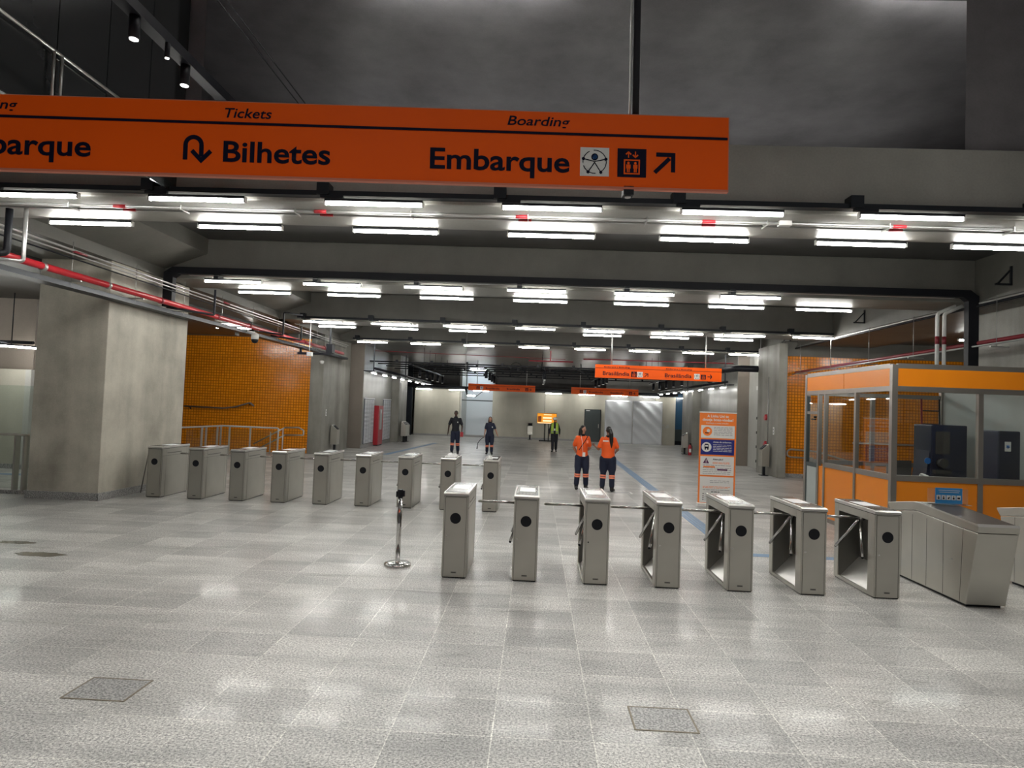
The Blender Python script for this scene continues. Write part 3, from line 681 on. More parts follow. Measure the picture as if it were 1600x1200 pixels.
def lift_icon(parent, x0, z0, s, y, bg=M_ink, fg=M_sign):
    g = MB().box(x0, x0+s, y-0.001, y, z0, z0+s, bg)
    def r(a, b, c, d, m_=fg, dy=0.002): g.box(x0+a*s, x0+b*s, y-dy, y-0.0005, z0+c*s, z0+d*s, m_)
    r(0.22, 0.78, 0.10, 0.62); r(0.27, 0.73, 0.15, 0.57, bg, 0.0026)
    for cx in (0.38, 0.62):
        g.cyl((x0+cx*s, y-0.001, z0+0.49*s), (x0+cx*s, y-0.0034, z0+0.49*s), 0.045*s, fg, n=12)
        r(cx-0.075, cx+0.075, 0.30, 0.44, fg, 0.0034); r(cx-0.05, cx-0.008, 0.17, 0.31, fg, 0.0034); r(cx+0.008, cx+0.05, 0.17, 0.31, fg, 0.0034)
    def ar(cx, up):
        s0, s1 = (0.68, 0.90) if up else (0.90, 0.68)
        r(cx-0.018, cx+0.018, 0.68, 0.90)
        sg = 1 if up else -1
        tip = 0.91 if up else 0.67
        g.prism([(x0+(cx-0.11)*s, z0+(tip-sg*0.10)*s), (x0+cx*s, z0+tip*s), (x0+(cx+0.11)*s, z0+(tip-sg*0.10)*s), (x0+(cx+0.07)*s, z0+(tip-sg*0.13)*s), (x0+cx*s, z0+(tip-sg*0.06)*s), (x0+(cx-0.07)*s, z0+(tip-sg*0.13)*s)], 'Y', y-0.002, y-0.0005, fg)
    ar(0.38, True); ar(0.62, False)
    return g.build('lift_icon', parent)
def arrow_ne(parent, x0, z0, s, y, name='arrow'):
    g = MB(); k = 0.19
    g.prism([(x0+0.13*s-0.13*s, z0+k*0.7*s), (x0+k*0.7*s, z0), (x0+s-0.2*s, z0+s-0.2*s-k*0.7*s), (x0+s-0.2*s-k*0.7*s, z0+s-0.2*s)], 'Y', y-0.002, y, M_ink)
    g.box(x0+0.12*s, x0+s, y-0.002, y, z0+s-k*s, z0+s, M_ink); g.box(x0+s-k*s, x0+s, y-0.0021, y, z0+0.1*s, z0+s-k*s, M_ink)
    return g.build(name, parent)
def arrow_e(parent, x0, z0, s, y):
    g = MB().box(x0, x0+0.9*s, y-0.002, y, z0+0.42*s, z0+0.58*s, M_ink)
    g.prism([(x0+0.5*s, z0), (x0+0.72*s, z0), (x0+s, z0+0.5*s), (x0+0.72*s, z0+s), (x0+0.5*s, z0+s), (x0+0.78*s, z0+0.5*s)], 'Y', y-0.0022, y, M_ink)
    return g.build('arrow', parent)
def uturn(parent, x0, z0, w_, h_, y):
    g = MB(); th = 0.026; R = 0.0595; cx = x0+R; cz = z0+h_-R
    g.box(x0, x0+th, y-0.002, y, z0+0.02, cz, M_ink)
    n = 12
    for k in range(n):
        a = PI*k/n; b = PI*(k+1)/n
        g.add([(cx+(R-th)*math.cos(a), y-0.002, cz+(R-th)*math.sin(a)), (cx+R*math.cos(a), y-0.002, cz+R*math.sin(a)), (cx+R*math.cos(b), y-0.002, cz+R*math.sin(b)), (cx+(R-th)*math.cos(b), y-0.002, cz+(R-th)*math.sin(b))], [(0,1,2,3)], M_ink)
    ax = x0+2*R-th/2
    g.box(ax-th/2, ax+th/2, y-0.002, y, z0+0.04, cz, M_ink)
    # arrow head pointing down
    g.prism([(ax, z0), (ax+0.064, z0+0.066), (ax+0.046, z0+0.084), (ax, z0+0.036), (ax-0.046, z0+0.084), (ax-0.064, z0+0.066)], 'Y', y-0.0022, y, M_ink)
    return g.build('return_arrow', parent)

# near sign: local x measured from its right end leftwards (negative), z from its bottom
SX = 1.09
t = empty('hanging_sign', (SX, 3.85, 3.335), 0, 'large orange hanging sign reading Bilhetes and Embarque, close overhead', 'sign')
t.rotation_euler = (0, math.radians(-0.75), math.radians(3.2))
Lf = -6.6
bx(Lf, 0, 0, 0.03, 0.005, 0.440, M_sign).build('panel', t)
MB().box(Lf, 0.0, -0.003, 0.03, -0.008, 0.005, M_signb).box(Lf, 0.0, -0.001, 0.03, 0.440, 0.444, M_signb).box(0.0, 0.005, 0.0, 0.03, -0.008, 0.444, M_signb).build('edge_trim', t)
bx(Lf, -0.004, -0.003, 0.0, 0.305, 0.320, M_ink).build('rule_line', t)
yy = -0.002
text('Boarding', -1.32, -0.948, 0.357, 0.054, yy, M_ink, 'boarding_lettering', t, 0.012, 0.2)
text('Tickets', -2.985, -2.71, 0.346, 0.056, yy, M_ink, 'tickets_lettering', t, 0.012, 0.2)
text('Boarding', -4.575, -4.191, 0.356, 0.054, yy, M_ink, 'boarding_lettering', t, 0.012, 0.2)
text('Embarque', -1.772, -0.945, 0.083, 0.119, yy, M_ink, 'embarque_lettering', t, 0.02)
text('Bilhetes', -2.985, -2.358, 0.085, 0.118, yy, M_ink, 'bilhetes_lettering', t, 0.02)
text('Embarque', -4.600, -3.754, 0.090, 0.119, yy, M_ink, 'embarque_lettering', t, 0.02)
uturn(t, -3.219, 0.068, 0.18, 0.168, 0.0)
accessibility_icon(t, -0.883, 0.064, 0.172, 0.0)
lift_icon(t, -0.661, 0.064, 0.172, 0.0)
arrow_ne(t, -0.446, 0.088, 0.130, 0.0)
MB().box(-0.62, -0.56, 0.0, 0.07, -0.040, 0.012, M_black).cyl((-0.59, 0.03, -0.040), (-0.59, 0.03, -0.050), 0.018, M_galv).build('sensor', t)
MB().cyl((-0.55, 0.04, 0.440), (-0.55, 0.04, 4.66), 0.022, M_black).cyl((-0.585, 0.04, 0.440), (-0.585, 0.04, 4.66), 0.006, M_galv, n=6).build('hanger_rod', t)
MB().cyl((-5.6, 0.05, 0.455), (-5.6, 0.05, 4.66), 0.022, M_black).build('hanger_rod', t)

# far sign Brasilandia
def far_sign(x0, x1, y, z, h, label, content=True, back=False, top=1.0, group=None):
    t = empty('hanging_sign', (x0, y, z), 0, label, 'sign', group)
    W_ = x1-x0
    bx(0, W_, 0, 0.09, 0, h, M_sign if not back else M_sign).build('panel', t)
    bx(0, W_, -0.003, 0, h*0.72, h*0.75, M_ink).build('rule_line', t)
    for q in ((0.13, 0.87) if not content else (0.13, 0.875)):
        MB().cyl((W_*q, 0.045, h), (W_*q, 0.045, h+top), 0.02, M_galv).build('hanger_rod', t)
    return t
t = far_sign(1.79, 5.68, 20.2, 3.04, 0.41, 'bright orange hanging sign with the word Brasilândia twice, above the women', top=1.0)
for x0, order in ((0.235, 0), (2.15, 1)):
    text('Brasilândia', x0, x0+0.82, 0.085, 0.115, -0.004, M_ink, 'brasilandia_lettering', t, 0.012)
    text('Embarque | Boarding', x0+0.03, x0+0.83, 0.325, 0.035, -0.004, M_ink, 'embarque_boarding_lettering', t, 0.02, 0.1)
    if order == 0:
        lift_icon(t, 1.115, 0.05, 0.17, 0.0); accessibility_icon(t, 1.30, 0.05, 0.17, 0.0); arrow_ne(t, 1.52, 0.06, 0.12, 0.0)
    else:
        accessibility_icon(t, 3.05, 0.05, 0.17, 0.0); lift_icon(t, 3.26, 0.05, 0.15, 0.0); arrow_e(t, 3.46, 0.07, 0.14, 0.0)
for x0, x1, l in ((-3.73, -0.1, 'dull red-orange hanging sign far off, left of the pair before the back wall'), (1.85, 5.45, 'dull red-orange hanging sign far off, right of the pair above the dark door')):
    t = far_sign(x0, x1, 35.0, 2.87, 0.36, l, content=False, top=1.27)
    lift_icon(t, 0.45, 0.06, 0.16, 0.0); accessibility_icon(t, 0.65, 0.06, 0.16, 0.0)
    text('Brasilândia', 0.95, 1.70, 0.09, 0.09, -0.004, M_ink, 'lettering', t, 0.01)
    text('Brasilândia', 2.10, 2.80, 0.09, 0.09, -0.004, M_ink, 'lettering', t, 0.01)
    lift_icon(t, 3.1, 0.06, 0.16, 0.0); arrow_e(t, 3.3, 0.07, 0.13, 0.0)
# slim rod far left for camera, sign 732 rod
tag(MB().cyl((-7.28, 20.3, 4.46), (-7.28, 20.3, 3.55), 0.014, M_white).box(-7.34, -7.18, 20.22, 20.34, 3.40, 3.52, M_white).build('small_camera'), 'white box camera on a thin rod at the end of the left tray', 'camera')
tag(MB().box(8.15, 8.33, 24.2, 24.4, 3.0, 3.14, M_white).cyl((8.24, 24.3, 3.14), (8.24, 24.3, 5.32), 0.01, M_white).build('small_camera'), 'white box camera hanging under the right-hand tray', 'camera')
tag(MB().cyl((-2.75, 24.6, 5.32), (-2.75, 24.6, 3.1), 0.008, M_galv, n=6).build('suspension_cable'), 'thin rod hanging before the far left sign', 'cable')
# dome camera left
t = empty('dome_camera', (-7.55, 16.9, 3.62), 0, 'white dome camera hanging from the left tray by the orange tiles', 'camera')
MB().path([(-0.42, -0.1, 0.13), (-0.2, -0.1, 0.14), (0, 0, 0.12)], 0.025, M_white).box(-0.46, -0.42, -0.18, -0.02, 0.02, 0.2, M_white).build('arm', t)
MB().lathe([(0.03, 0.12), (0.09, 0.08), (0.10, 0.0), (0.095, -0.06)], (0, 0, 0), M_white).build('housing', t)
MB().lathe([(0.09, -0.06), (0.085, -0.11), (0.05, -0.155), (0.01, -0.165)], (0, 0, 0), M_black).build('dome', t)
tag(MB().lathe([(0.02, 0.08), (0.08, 0.06), (0.08, 0.0), (0.055, -0.05), (0.01, -0.06)], (8.2, 22.6, 3.32), M_white).build('dome_camera'), 'small white dome camera high on the right column', 'camera')
tag(MB().lathe([(0.02, 0.08), (0.08, 0.06), (0.08, 0.0), (0.055, -0.05), (0.01, -0.06)], (-8.05, 23.8, 3.42), M_white).build('dome_camera'), 'small white dome camera high on the left column beyond the tiles', 'camera')
tag(MB().box(-6.95, -6.75, 20.9, 21.2, 3.56, 3.86, M_black).box(-7.9, -6.8, 20.9, 21.1, 3.50, 3.56, M_black).box(-7.85, -7.80, 20.95, 21.05, 3.55, 3.70, M_black).box(-6.87, -6.83, 20.95, 21.05, 3.8, 5.32, M_black).build('loudspeaker'), 'black loudspeaker at the end of the left tray', 'loudspeaker')

# ================================================================= far ceiling grid and spots
for k, y in enumerate([28.2, 29.7, 31.3, 33.2, 35.6, 38.2]):
    t = empty('ceiling_conduit', (0, 0, 0), 0, f'black conduit hanging across the far ceiling, {["nearest","second nearest","third","fourth","fifth","farthest"][k]} of six', 'conduit', 'black conduits across the far ceiling')
    MB().cyl((-7.4, y, 3.82), (7.6, y, 3.82), 0.028, M_black, n=8).build('conduit', t)
    mb = MB()
    for x in [-6.2+1.55*j + 0.3*k for j in range(8)]: mb.box(x-0.05, x+0.05, y-0.05, y+0.05, 3.80, 3.92, M_black)
    mb.build('clamps', t)
    for x in (-5, 0.2, 5.2): MB().cyl((x, y, 3.85), (x, y, 4.5), 0.008, M_black, n=6).build('hanger', t)
for x, n_, l in ((-5.6, 5, 'far left'), (-2.35, 4, 'left of centre'), (0.32, 6, 'centre'), (3.2, 4, 'right of centre'), (6.6, 5, 'far right')):
    tag(bx(x-0.03, x+0.03, 28.6, 38.4, 3.70, 3.76, M_black).build('spot_track'), f'black spotlight track under the far ceiling, {l}', 'lighting track', 'spotlight tracks under the far ceiling')
proto_s = make_spot(0.07, 0.38, mt=M_spotd); fs = True
for x, ys_, l in ((-5.6, (30.6, 32.6, 34.4, 36.2, 38.0), 'far left'), (-2.35, (29.6, 31.8, 33.6, 35.2), 'left of centre'), (0.32, (28.9, 29.6, 31.2, 32.8, 34.4), 'centre'), (3.2, (30.0, 31.6, 33.6, 35.6), 'right of centre'), (6.6, (29.8, 31.6, 33.4, 35.2, 37.0), 'far right')):
    for i, y in enumerate(ys_):
        o = proto_s if fs else copy_tree(proto_s); fs = False
        o.location = (x, y, 3.68); tag(o, f'black cylinder spotlight, {["nearest","second","third","fourth","fifth"][i]} on the {l} track of the far ceiling', 'spotlight', 'cylinder spotlights under the far ceiling')
tag(MB().box(-7.06, -6.6, 26.0, 40.8, 3.26, 3.30, M_tray).box(-6.8, -6.76, 26.5, 26.54, 3.3, 4.5, M_tray).box(-6.8, -6.76, 33, 33.04, 3.3, 4.5, M_tray).box(-6.8, -6.76, 40, 40.04, 3.3, 4.5, M_tray).path([(-6.68, 26.3, 3.4), (-6.68, 40.5, 3.4)], 0.05, M_black).build('cable_tray'), 'black tray carrying the line of small tubes on the far left', 'cable tray')
tag(MB().path([(7.62, 26.3, 3.36), (7.62, 40.5, 3.36)], 0.05, M_black).box(7.5, 7.70, 25.6, 40.8, 3.20, 3.24, M_tray).box(7.58, 7.62, 26.5, 26.54, 3.24, 4.5, M_tray).box(7.58, 7.62, 33, 33.04, 3.24, 4.5, M_tray).box(7.58, 7.62, 40, 40.04, 3.24, 4.5, M_tray).build('cable_tray'), 'black tray carrying the line of small tubes on the far right', 'cable tray')
tag(MB().path([(1.9, 27.2, 4.15), (8.0, 26.8, 4.15)], 0.022, M_redd).cyl((3, 27.1, 4.15), (3, 27.1, 4.5), 0.006, M_redd).cyl((7, 26.9, 4.15), (7, 26.9, 4.5), 0.006, M_redd).build('sprinkler_pipe'), 'thin dark red pipe above the Brasilândia sign', 'pipe')
tag(MB().path([(-0.4, 27.8, 4.05), (1.5, 27.7, 4.05)], 0.03, M_redd).box(0.5, 0.56, 27.7, 27.8, 4.05, 4.5, M_redd).build('sprinkler_pipe'), 'short dark red pipe on the far ceiling, left of the Brasilândia sign', 'pipe')
tag(MB().path([(-7.0, 27.2, 4.2), (1.2, 28.4, 4.2)], 0.012, M_redd).build('sprinkler_pipe'), 'very thin pipe crossing the far ceiling on the left', 'pipe')
tag(MB().path([(8.2, 24.0, 3.75), (7.4, 24.4, 3.78), (7.05, 25.4, 3.74), (7.0, 26.6, 3.4)], 0.12, M_black, n=12).build('ventilation_duct'), 'bent black duct by the right column', 'duct')
MBr = MB()
for k in range(20):
    a = 2*PI*k/20; b_ = 2*PI*(k+1)/20
    MBr.cyl((-1.0+0.33*math.cos(a)*0.9, 29.67, 3.75+0.33*math.sin(a)), (-1.0+0.33*math.cos(b_)*0.9, 29.67, 3.75+0.33*math.sin(b_)), 0.014, M_black, n=6)
tag(MBr.build('cable_loop'), 'black cable coiled in a ring on the far ceiling grid', 'cable')
t = empty('hanging_display', (-3.85, 38.0, 2.55), 0, 'angled black display arm with a lit tube under it, before the passage', 'display')
MB().cyl((-0.35, 0, 0.55), (-0.25, 0, 0.15), 0.06, M_black).path([(-0.3, 0, 0.15), (0.25, 0, 0.0), (0.9, 0, 0.55)], 0.02, M_black).cyl((-0.3, 0, 0.5), (-0.3, 0, 1.95), 0.02, M_black).build('arm', t)
MB().box(-0.22, 0.22, -0.04, 0.04, 0.03, 0.10, M_tube).build('lamp', t)

# ================================================================= TURNSTILES
TW, TD, TH = 0.287, 0.994, 0.985
def make_turnstile(arms=True, dark_key=False):
    t = empty('turnstile')
    b = MB()
    zb, zt = 0.012, 0.945
    f = M_steel
    b.box(0, TW, 0.004, 0.155, zb, zt, f)                       # front column
    b.box(0, TW, 0.885, TD, zb, zt, f)                          # rear column
    b.box(0, TW, 0.155, 0.885, 0.855, zt, f)                    # head
    b.box(0, 0.03, 0.155, 0.885, zb, 0.045, f)                  # sill
    b.box(TW-0.02, TW, 0.155, 0.885, zb, 0.855, f)              # right side wall
    b.build('body', t, bevel=0.004)
    MB().box(0.012, TW-0.02, 0.879, 0.885, 0.03, 0.855, M_steeld).box(TW-0.026, TW-0.02, 0.155, 0.879, 0.03, 0.855, M_steeld).build('shade_lining', t)  # dark sheets put in to deepen the shade inside the recess
    MB().add([(0.03, 0.155, 0.04), (0.03, 0.885, 0.04), (TW-0.02, 0.885, 0.29), (TW-0.02, 0.155, 0.29), (0.03, 0.155, 0.02), (0.03, 0.885, 0.02), (TW-0.02, 0.885, 0.02), (TW-0.02, 0.155, 0.02)],
             [(0,1,2,3),(4,7,6,5),(0,4,5,1),(1,5,6,2),(2,6,7,3),(3,7,4,0)], M_steell).build('kick_slope', t)
    MB().box(TW, TW+0.0015, 0.02, TD-0.02, 0.80, 0.803, M_black).box(TW, TW+0.0015, 0.02, 0.023, 0.03, 0.93, M_black).box(TW, TW+0.0015, TD-0.03, TD-0.027, 0.03, 0.93, M_black).box(TW, TW+0.001, 0.18, 0.70, 0.845, 0.86, M_steeld).build('side_seam', t)
    MB().box(0.026, TW-0.026, 0.0, 0.004, 0.03, 0.928, M_steel).build('front_panel', t)
    MB().box(0.019, 0.022, 0.0025, 0.005, 0.014, 0.93, M_black).box(TW-0.022, TW-0.019, 0.0025, 0.005, 0.014, 0.93, M_black).box(0.022, TW-0.022, 0.0025, 0.005, 0.930, 0.934, M_black).build('panel_seam', t)
    c = MB()
    c.prism([(-0.008, 0.948), (-0.006, 0.975), (0.02, 0.988), (TD, 0.988), (TD+0.004, 0.975), (TD+0.004, 0.948)], 'X', -0.005, TW+0.005, M_steell)
    c.build('top_cap', t, bevel=0.004)
    bx(0.012, TW-0.012, 0.05, TD-0.02, 0.985, 0.9905, M_topdark).build('top_plate', t)
    bx(0.05, TW-0.045, 0.36, 0.72, 0.990, 0.9925, M_reader).build('card_reader', t)
    MB().box(0, TW, 0.004, TD, 0.940, 0.948, M_topdark).build('cap_gap', t)
    MB().box(0.012, TW-0.012, 0.015, TD-0.015, 0.0, 0.014, M_black).build('plinth', t)
    MB().cyl((TW/2, 0.0, 0.69), (TW/2, -0.003, 0.69), 0.063, M_black, n=28).build('indicator_lamp', t)
    MB().cyl((TW/2-0.095, 0.0, 0.485), (TW/2-0.095, -0.004, 0.485), 0.008, M_black if dark_key else M_chrome, n=12).build('lock', t)
    MB().box(TW/2-0.032, TW/2+0.032, -0.001, 0.0, 0.058, 0.076, M_steeld).box(TW/2-0.022, TW/2+0.022, -0.0016, -0.001, 0.0645, 0.0685, M_topdark).build('maker_plate', t)
    if arms:
        hub = Vector((0.10, 0.53, 0.825))
        ax = Vector((-1, 0, -1)).normalized()
        MB().cyl(Vector((0.15, 0.53, 0.868)), hub, 0.055, M_black, r1=0.045, n=16).cyl(hub-ax*0.03, hub+ax*0.025, 0.045, M_chrome, r1=0.03, n=16).build('hub', t)
        for d in (Vector((-1, 0, 0)), Vector((-0.25, 0.612, -0.75)), Vector((-0.25, -0.612, -0.75))):
            d = d.normalized(); e = hub + d*0.55
            MB().cyl(hub, e, 0.017, M_chrome, n=12).ell(e, 0.017, 0.017, 0.017, M_black if d.z < -0.1 else M_steel, 10, 6).build('arm', t)
    return t
pt = make_turnstile()
p_no = make_turnstile(arms=False)
p_dk = make_turnstile(dark_key=True)
X0, Y0 = -1.0353, 7.5467
nm = ['leftmost front-row turnstile, beside the chrome post, without arms', 'second front-row turnstile from the left, arm towards the leftmost one',
      'third front-row turnstile from the left, with a dark keyhole', 'fourth front-row turnstile, middle of the front row', 'fifth front-row turnstile from the left, its tripod arms in view',
      'sixth front-row turnstile, one before the rightmost', 'rightmost front-row turnstile beside the sloping wide gate']
for i in range(7):
    o = p_no if i == 0 else (p_dk if i == 2 else (pt if i == 1 else copy_tree(pt)))
    o.location = (X0+0.82*i, Y0, 0); tag(o, 'brushed steel ' + nm[i], 'turnstile', 'front row of turnstiles')
X1, Y1 = -7.5281, 12.3741
nm = ['leftmost, against the concrete pillar', 'second from the left', 'third from the left', 'fourth from the left', 'fifth, at the middle of the row', 'sixth, four from the right end', 'seventh, behind the chrome post', 'eighth, with crumpled white paper on top', 'rightmost, right behind the front row']
for i in range(9):
    o = copy_tree(p_no if i == 0 else pt)
    o.location = (X1+0.82*i, Y1, 0); tag(o, 'steel rear-row turnstile, ' + nm[i], 'turnstile', 'rear row of turnstiles')
def crumple(cx, cy, label, sx_, sy_):
    mb = MB(); n, m_ = 10, 8; vs = []
    rnd = random.Random(len(label))
    for i in range(n+1):
        for j in range(m_+1):
            u, v = i/n, j/m_; e = min(u, 1-u, v, 1-v)*4
            vs.append((cx+(u-0.5)*sx_+rnd.uniform(-.008, .008), cy+(v-0.5)*sy_+rnd.uniform(-.01, .01), 0.995+min(1, e)*rnd.uniform(0.01, 0.075)))
    fs_ = [(i*(m_+1)+j, (i+1)*(m_+1)+j, (i+1)*(m_+1)+j+1, i*(m_+1)+j+1) for i in range(n) for j in range(m_)]
    mb.add(vs, fs_, M_swhite, False); o = mb.build('crumpled_paper'); s_ = o.modifiers.new('s', 'SOLIDIFY'); s_.thickness = 0.004
    return tag(o, label, 'paper')
crumple(X1+0.82*7+0.15, Y1+0.4, 'crumpled white paper on the eighth rear-row turnstile', 0.22, 0.5)
crumple(X1+0.82*8+0.10, Y1+0.25, 'crumpled white paper on the rightmost rear-row turnstile', 0.12, 0.3)
t = empty('barrier_rail', (-7.62, 12.9, 0), 0, 'thin steel end barrier between the pillar and rear turnstiles', 'barrier')
MB().cyl((-0.2, 0.0, 0.86), (0.09, 0.0, 0.86), 0.016, M_steel).build('rail', t)
MB().cyl((-0.2, 0.0, 0.86), (-0.30, -0.05, 0), 0.011, M_steeld).build('leg', t)
MB().cyl((-0.2, 0.0, 0.86), (-0.16, -0.05, 0), 0.011, M_steeld).build('leg', t)

# wide accessible gates
def make_gate(label, loc, keyx=True):
    t = empty('wide_gate_cabinet', loc, 0, label, 'gate cabinet', 'wide gate cabinets')
    Wd = 0.43
    prof = [(0.05, 0.03), (-0.155, 0.835), (1.5, 0.835), (1.36, 0.03)]
    low = [(0.0, 0.03), (-0.185, 0.84), (0.18, 0.855), (0.95, 0.905), (1.52, 0.82), (1.36, 0.03)]
    MB().prism(low, 'X', 0.0, Wd, M_steel).build('body', t, bevel=0.006)
    cap = [(-0.187, 0.845), (-0.200, 0.915), (-0.19, 0.93), (0.86, 1.015), (1.02, 1.012), (1.58, 0.925), (1.585, 0.905), (1.52, 0.825), (0.95, 0.912), (0.18, 0.862)]
    MB().prism(cap, 'X', -0.004, Wd+0.004, M_steel).build('top_cover', t, bevel=0.006)
    MB().prism([(-0.17, 0.9335), (0.86, 1.0165), (0.86, 1.0185), (-0.17, 0.9355)], 'X', 0.012, Wd-0.012, plain('gate_top_brown', (0.10, 0.085, 0.075), 0.3, 0.5) if 'gate_top_brown' not in bpy.data.materials else bpy.data.materials['gate_top_brown']).build('top_plate', t)
    MB().prism([(-0.203, 0.915), (-0.19, 0.9335), (0.86, 1.0185), (0.86, 1.008)], 'X', -0.008, 0.002, M_steell).prism([(-0.206, 0.912), (-0.188, 0.938), (-0.17, 0.938), (-0.19, 0.912)], 'X', -0.004, Wd+0.004, M_steell).build('edge_strip', t)
    for y in (0.10, 0.40, 0.72, 1.02, 1.26):
        MB().prism([(y+0.10*0, 0.04), (y+0.004, 0.04), (y+0.004-0.05*(y < 0.2), 0.85), (y-0.05*(y < 0.2), 0.85)], 'X', -0.0015, 0.0, M_topdark).build('side_seam', t)
    MB().cyl((0, 0.24, 0.47), (-0.005, 0.24, 0.47), 0.009, M_chrome).build('lock', t)
    MB().box(0.03, Wd-0.03, 0.04, 1.34, 0, 0.03, M_black).build('plinth', t)
    return t
g1 = make_gate('wide sloping steel gate cabinet right of the front-row turnstiles', (4.78, 7.37, 0))
g2 = make_gate('second wide gate cabinet cut off by the right edge of the view', (6.12, 7.25, 0))
MB().box(-0.004, 0, 0.55, 0.62, 0.62, 0.63, M_black).box(-0.004, 0, 0.60, 0.72, 0.26, 0.275, M_black).box(-0.004, 0, 0.30, 0.40, 0.26, 0.275, M_black).build('slot', g2)
# blue notice in acrylic stand on the gate
t = empty('notice_stand', (4.955, 8.18, 1.017), 0, 'small blue notice with five white icons in a clear holder on the wide gate', 'notice')
bx(-0.12, 0.36, -0.01, 0.0, 0.0, 0.19, M_acr).build('holder_back', t)
MB().box(-0.12, 0.36, -0.09, 0.0, 0.0, 0.006, M_acr).build('holder_foot', t)
bx(-0.035, 0.285, -0.02, -0.012, 0.01, 0.20, M_cyan).build('notice_card', t)
for k in range(2): MB().box(0.0+0.01*k, 0.255-0.01*k, -0.0215, -0.0205, 0.167-0.022*k, 0.173-0.022*k, M_swhite).build('print_line', t)
for k in range(5):
    x = -0.024+0.060*k; i_ = MB().box(x, x+0.05, -0.022, -0.0205, 0.055, 0.112, M_swhite)
    if k == 2: i_.prism([(x+0.012, 0.068), (x+0.03, 0.066), (x+0.04, 0.098), (x+0.02, 0.085)], 'Y', -0.0235, -0.022, M_ink)
    elif k == 4: i_.box(x+0.01, x+0.04, -0.0235, -0.022, 0.07, 0.09, M_ink)
    else: i_.cyl((x+0.025, -0.022, 0.094), (x+0.025, -0.0235, 0.094), 0.007, M_ink).box(x+0.015, x+0.035, -0.0235, -0.022, 0.064, 0.084, M_ink)
    i_.build('icon', t)

# stanchion
t = empty('stanchion', (-1.645, 8.02, 0), 0, 'chrome stanchion post with round base left of the front turnstiles', 'post')
MB().lathe([(0.165, 0.0), (0.168, 0.02), (0.155, 0.034), (0.06, 0.042), (0.03, 0.05)], (0, 0, 0), M_chrome, 32).build('base', t)
MB().cyl((0, 0, 0.04), (0, 0, 0.93), 0.030, M_chrome, n=24).build('pole', t)
MB().lathe([(0.036, 0.84), (0.036, 0.925), (0.03, 0.935)], (0, 0, 0), M_black, 24).box(0.03, 0.055, -0.02, 0.02, 0.85, 0.92, M_black).box(-0.05, -0.03, -0.02, 0.02, 0.84, 0.91, M_black).build('belt_head', t)

# roll-up banner
t = empty('rollup_banner', (3.60, 14.40, 0), math.radians(-2), 'tall orange and white roll-up banner with four printed boxes by the turnstiles', 'banner')
BWd = 0.79
bx(0, BWd, 0, 0.01, 0.08, 2.05, M_banor).build('banner_sheet', t)
bx(-0.02, BWd+0.02, -0.10, 0.10, 0, 0.08, M_swhite).build('base', t, bevel=0.01)
bx(-0.005, BWd+0.005, -0.012, 0.02, 2.05, 2.075, M_swhite).build('top_bar', t)
MB().cyl((BWd/2, 0.04, 0.08), (BWd/2, 0.02, 2.05), 0.012, M_galv).build('support_pole', t)
text('A Linha Uni te', 0.16, 0.62, 1.955, 0.055, -0.002, M_swhite, 'headline_lettering', t, 0.02)
text('deseja boas-vindas!', 0.06, 0.72, 1.875, 0.055, -0.002, M_swhite, 'headline_lettering', t, 0.02)
text('Conheça a nossa estação', 0.14, 0.62, 1.815, 0.026, -0.002, M_swhite, 'subtitle_lettering', t, 0.01)
def pbox(z0, z1, m_): return bx(0.035, 0.755, -0.003, 0.0, z0, z1, m_).build('printed_box', t)
pbox(1.50, 1.775, M_swhite); pbox(1.135, 1.47, M_banblue); pbox(0.69, 1.10, M_swhite); pbox(0.09, 0.655, M_swhite)
MB().cyl((0.17, -0.003, 1.645), (0.17, -0.006, 1.645), 0.10, M_banor, n=28).cyl((0.19, -0.006, 1.66), (0.19, -0.008, 1.66), 0.035, M_swhite, n=20).box(0.12, 0.20, -0.0085, -0.0065, 1.60, 1.62, M_ink).build('clock_icon', t)
MB().cyl((0.16, -0.003, 1.30), (0.16, -0.006, 1.30), 0.105, M_swhite, n=28).prism([(0.115, 1.27), (0.205, 1.27), (0.205, 1.35), (0.19, 1.37), (0.13, 1.37), (0.115, 1.35)], 'Y', -0.009, -0.006, M_ink).box(0.13, 0.19, -0.010, -0.009, 1.31, 1.345, M_swhite).box(0.12, 0.145, -0.009, -0.006, 1.24, 1.27, M_ink).box(0.175, 0.20, -0.009, -0.006, 1.24, 1.27, M_ink).build('train_icon', t)
MB().prism([(0.09, 0.945), (0.225, 0.945), (0.1575, 1.065)], 'Y', -0.006, -0.003, M_purple).box(0.151, 0.164, -0.008, -0.006, 0.975, 1.03, M_swhite).box(0.151, 0.164, -0.008, -0.006, 0.955, 0.967, M_swhite).build('warning_icon', t)
text('Antes de embarcar,', 0.30, 0.70, 1.40, 0.032, -0.004, M_swhite, 'box_heading', t, 0.02)
text('Atenção!', 0.30, 0.52, 1.02, 0.036, -0.004, M_ink, 'box_heading', t, 0.02)
pr = MB(); rnd = random.Random(3)
def lines(x0, x1, zs, m_, h=0.010):
    pr = MB()
    for z in zs:
        x = x0
        while x < x1 - 0.03:
            l_ = min(rnd.uniform(0.03, 0.11), x1-x); pr.box(x, x+l_, -0.0045, -0.003, z, z+h, m_); x += l_+0.014
    pr.build('small_print', t)
lines(0.31, 0.71, (1.73, 1.70, 1.665, 1.63, 1.60, 1.565), M_grey); lines(0.30, 0.70, (1.35, 1.315, 1.28, 1.245, 1.21), M_swhite)
